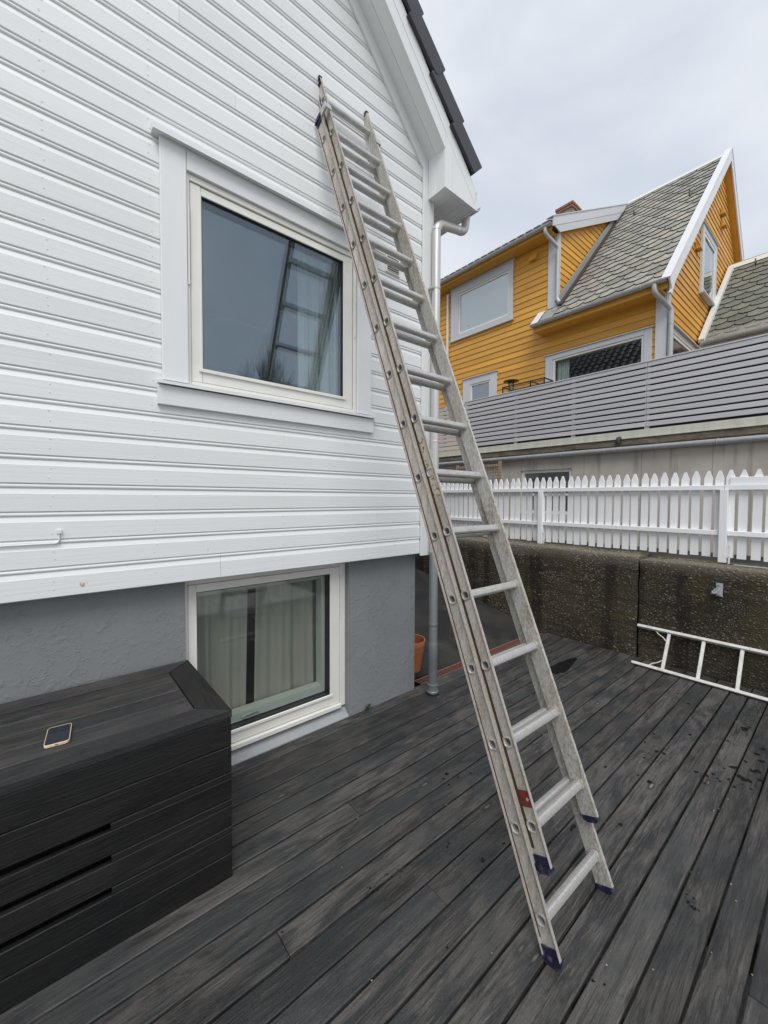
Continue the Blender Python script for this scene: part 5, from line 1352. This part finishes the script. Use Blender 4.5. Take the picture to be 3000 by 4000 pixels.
clips(g2,DEX-.075,DEZ-.10,(5.05,5.75,6.55,7.4,8.2,9.0))
# dormer roof and its verge
def dpt(x,h=0): return (x-h*math.sin(math.atan(DT)), dormz(x)+h*math.cos(math.atan(DT)))
MB().prism([dpt(DEX,-.10),dpt(DEX,.0),dpt(14.0,.0),dpt(14.0,-.10)],'y',YD-.085,9.9).build('dormer_roof','slate',oh)
for i in range(22):
    y = 5.0+i*0.22
    MB().prism([dpt(DEX-.05,.004),dpt(DEX-.05,.03),dpt(DEX+.3,.012),dpt(DEX+.3,.004)],'y',y-.085,y+.085).build('dormer_slate','slate',oh)
bx(DEX+.02,XO+.03,YD+.0,9.8,8.06,8.09).build('eave_soffit','orange_y',oh)
bx(DEX+.0,DEX+.02,YD-.05,9.8,8.06,dormz(DEX+.02)-.11).build('eave_fascia','orange_y',oh)
MB().prism([dpt(DEX+.2,-.30),(DEX-.04,dormz(DEX-.04)-.16),dpt(DEX-.03,.05),dpt(13.62,.05),dpt(13.2,-.14),dpt(DEX+.1,-.14)][1:6],'y',YD-.115,YD-.0855).build('barge_board','greytrim',oh)
MB().prism([dpt(DEX+.16,-.30),dpt(DEX-.04,-.141),dpt(13.2,-.141),dpt(12.93,-.30)],'y',YD-.108,YD-.0855).build('barge_board','greytrim',oh)
MB().prism([dpt(DEX-.06,.0505),dpt(DEX-.06,.07),dpt(13.7,.07),dpt(13.7,.0505)],'y',YD-.13,YD+.05).build('barge_cover','greytrim',oh)
# roof hooks
for u_, v_ in ((2.95,4.62),(4.33,5.25)):
    b0 = Vector((EX+math.cos(R(46))*v_, u_, EZ+math.sin(R(46))*v_)); up_ = Vector((-math.sin(R(46)),0,math.cos(R(46)))); al = Vector((math.cos(R(46)),0,math.sin(R(46))))
    MB().tube([tuple(b0+al*.1+up_*.03),tuple(b0-al*.12+up_*.04),tuple(b0-al*.14+up_*.08),tuple(b0-al*.06+up_*.16)],0.016,6).build('roof_hook','brownflash',oh)
# down pipes
p1 = [(DEX-.075,4.99,8.12),(DEX-.075,4.99,8.0),(XO-.075,4.86,7.75),(XO-.075,4.86,6.52),(XO-.075,4.80,6.44)]
def rounded(pts, r):
    o_ = [pts[0]]
    for i in range(1,len(pts)-1): o_ += bend(pts[i-1],pts[i],pts[i+1],r,5)
    return o_+[pts[-1]]
MB().tube(rounded(p1,0.06),0.042,12).build('down_pipe','gutter',oh,smooth=True)
p2 = [(EX-.075,2.72,5.92),(EX-.075,2.72,5.76),(XO-.03,2.535,5.50),(XO-.03,2.535,2.75)]
MB().tube(rounded(p2,0.09),0.048,12).build('down_pipe','gutter',oh,smooth=True)
MB().lathe([(0.05,5.2),(0.053,5.2),(0.053,5.23),(0.05,5.23)],XO-.03,2.535,14,False,False).build('pipe_clip','gutter',oh)
# chimney
ch = thing('chimney',(12.3,5.95,9.7)); ch.parent = oh; ch.location = ORG[ch.name]-ORG[oh.name]
bx(12.05,12.55,5.745,6.20,9.5,10.345).build('shaft','render',ch)
def ring_bricks(z, out_, off):
    X0,X1,Y0_,Y1_ = 12.05-out_,12.55+out_,5.745-out_,6.20+out_; L=0.235; H=0.072; D=0.1
    n_ = 0
    for (a,b,fix,ax) in ((Y0_,Y1_,X0,'y'),(Y0_,Y1_,X1-D,'y'),(X0+D+.004,X1-D-.004,Y0_,'x'),(X0+D+.004,X1-D-.004,Y1_-D,'x')):
        s_ = a
        first = True
        while s_ < b-0.03:
            e_ = min(b, s_+(L*0.5 if (first and off) else L)); first = False
            if ax == 'y': pk(fix,fix+D,s_+.004,e_-.004,z,z+H,axis='y',c=.004).build('brick','brick',ch)
            else: pk(s_+.004,e_-.004,fix,fix+D,z,z+H,axis='x',c=.004).build('brick','brick',ch)
            s_ = e_
ring_bricks(10.346,0.03,False); ring_bricks(10.424,0.045,True)
bx(12.12,12.48,5.82,6.12,10.346,10.47).build('mortar_core','render',ch)
MB().lathe([(0.10,10.471),(0.10,10.58),(0.085,10.58),(0.085,10.5)],12.32,5.92,14,False,False).build('flue_pot','galv',ch)

# ------------------------------------------------------------------ lower wing on the right
wg = thing('house_wing',(13.5,1.0,1.0),'lower slate-roofed orange wing at the right edge behind the steep gable','house wing')
WX, WZ, WA = 11.9, 5.43, R(43.2); TW = math.tan(WA)
def wz(x): return WZ+(x-WX)*TW
WRX = 14.9
bx(12.2,17.4,-1.8,YG-.04,1.0,5.35).build('wall','orange_y',wg)
for i in range(18):
    z0 = 2.742+OP*i
    if z0+OP > 5.4: break
    MB().prism([(12.2+q[0],q[1]) for q in lap(z0,OP)],'y',-1.8,YG-.04).build('cladding_board','orange_y',wg)
def wpt(x,h=0): return (x-h*math.sin(WA), wz(x)+h*math.cos(WA))
MB().prism([wpt(WX+.02,-.12),wpt(WX+.02,-.02),wpt(WRX,-.02),wpt(WRX,-.12)],'y',-1.9,YG-.05).build('roof_deck','backing',wg)
MB().prism([(2*WRX-q[0],q[1]) for q in (wpt(WX,-.12),wpt(WX,.0),wpt(WRX,.0),wpt(WRX,-.12))],'y',-1.9,YG-.05).build('roof_far_slope','slate',wg)
SE_ = 0.275
sm_main = sm; sm = []
for me_ in sm_main:
    m2_ = me_.copy(); m2_.materials[0] = M['slate_wing']; sm.append(m2_)
lay_slates(wg, WX, WZ, WA, 0.35, YG-.10, -2.345, 0.08, 16, 5, WRX-.12)
MB().prism([(WRX-.16,wz(WRX)-.10),(WRX-.02,wz(WRX)+.07),(WRX+.14,wz(WRX)-.08),(WRX,wz(WRX)+.0)],'y',-1.9,YG-.06).build('ridge_cap','whiteflash',wg)
MB().prism([wpt(WX-.05,.02),wpt(WX-.05,.11),wpt(WRX-.1,.11),wpt(WRX-.1,.02)],'y',YG-.16,YG-.045).build('abutment_flashing','whiteflash',wg)
bx(WX-.0,WX+.022,-1.9,YG-.05,5.26,5.44).build('eave_fascia','greytrim_y',wg)
bx(WX+.0225,12.175,-1.9,YG-.05,5.30,5.335).build('eave_soffit','orange_y',wg)
MB().prism([wpt(WX-.03,-.01),wpt(WX-.03,.03),wpt(WX+.2,.03),wpt(WX+.2,-.01)],'y',-1.9,YG-.17).build('eave_starter','slate',wg)
g3 = half_gutter(wg,WX-.08,WZ-.04,-1.9,YG-.09,0.07)
clips(g3,WX-.08,WZ-.04,(2.3,1.75,0.9,0.1),0.075)
b0 = Vector((WX+math.cos(WA)*3.75,1.98,WZ+math.sin(WA)*3.75))
MB().tube([tuple(b0),tuple(b0+Vector((-.12,0,-.08))),tuple(b0+Vector((-.17,0,-.02))),tuple(b0+Vector((-.16,0,.10)))],0.016,6).build('roof_hook','brownflash',wg)

# ------------------------------------------------------------------ bare tree behind the camera, seen mirrored in the upper window
tr = thing('bare_tree',(6.5,-9.5,-0.8),'leafless tree with thin upright twigs, seen mirrored in the upper window','tree')
rt = random.Random(77)
trunk = MB(); trunk.tube([(6.5,-9.5,-0.8),(6.52,-9.45,1.2),(6.45,-9.5,3.2),(6.5,-9.5,4.0)],[0.15,0.12,0.10,0.07],8); trunk.build('trunk','bark',tr,smooth=True)
cr_ = MB()
def grow(p,d,l,r,lev):
    pts=[p]; q=Vector(p); dd=Vector(d); k=5
    for i in range(k):
        dd=(dd+Vector((rt.uniform(-.14,.14),rt.uniform(-.14,.14),0.10))).normalized(); q=q+dd*(l/k); pts.append(tuple(q))
        if lev<3 and i>0:
            for _ in range(2 if lev<2 else 1):
                a=rt.uniform(0,6.28); nd=(dd*1.0+Vector((math.cos(a),math.sin(a),0.25))*0.55).normalized(); grow(tuple(q),nd,l*rt.uniform(.42,.62),r*.5,lev+1)
    cr_.tube(pts,[r*(1-.75*i/k) for i in range(k+1)],4,False)
for i in range(7):
    a=i*0.9; grow((6.5,-9.5,3.5+0.06*i),(math.cos(a)*.32,math.sin(a)*.32,1.0),rt.uniform(1.6,2.4),0.020,0)
cr_.build('crown','bark',tr)
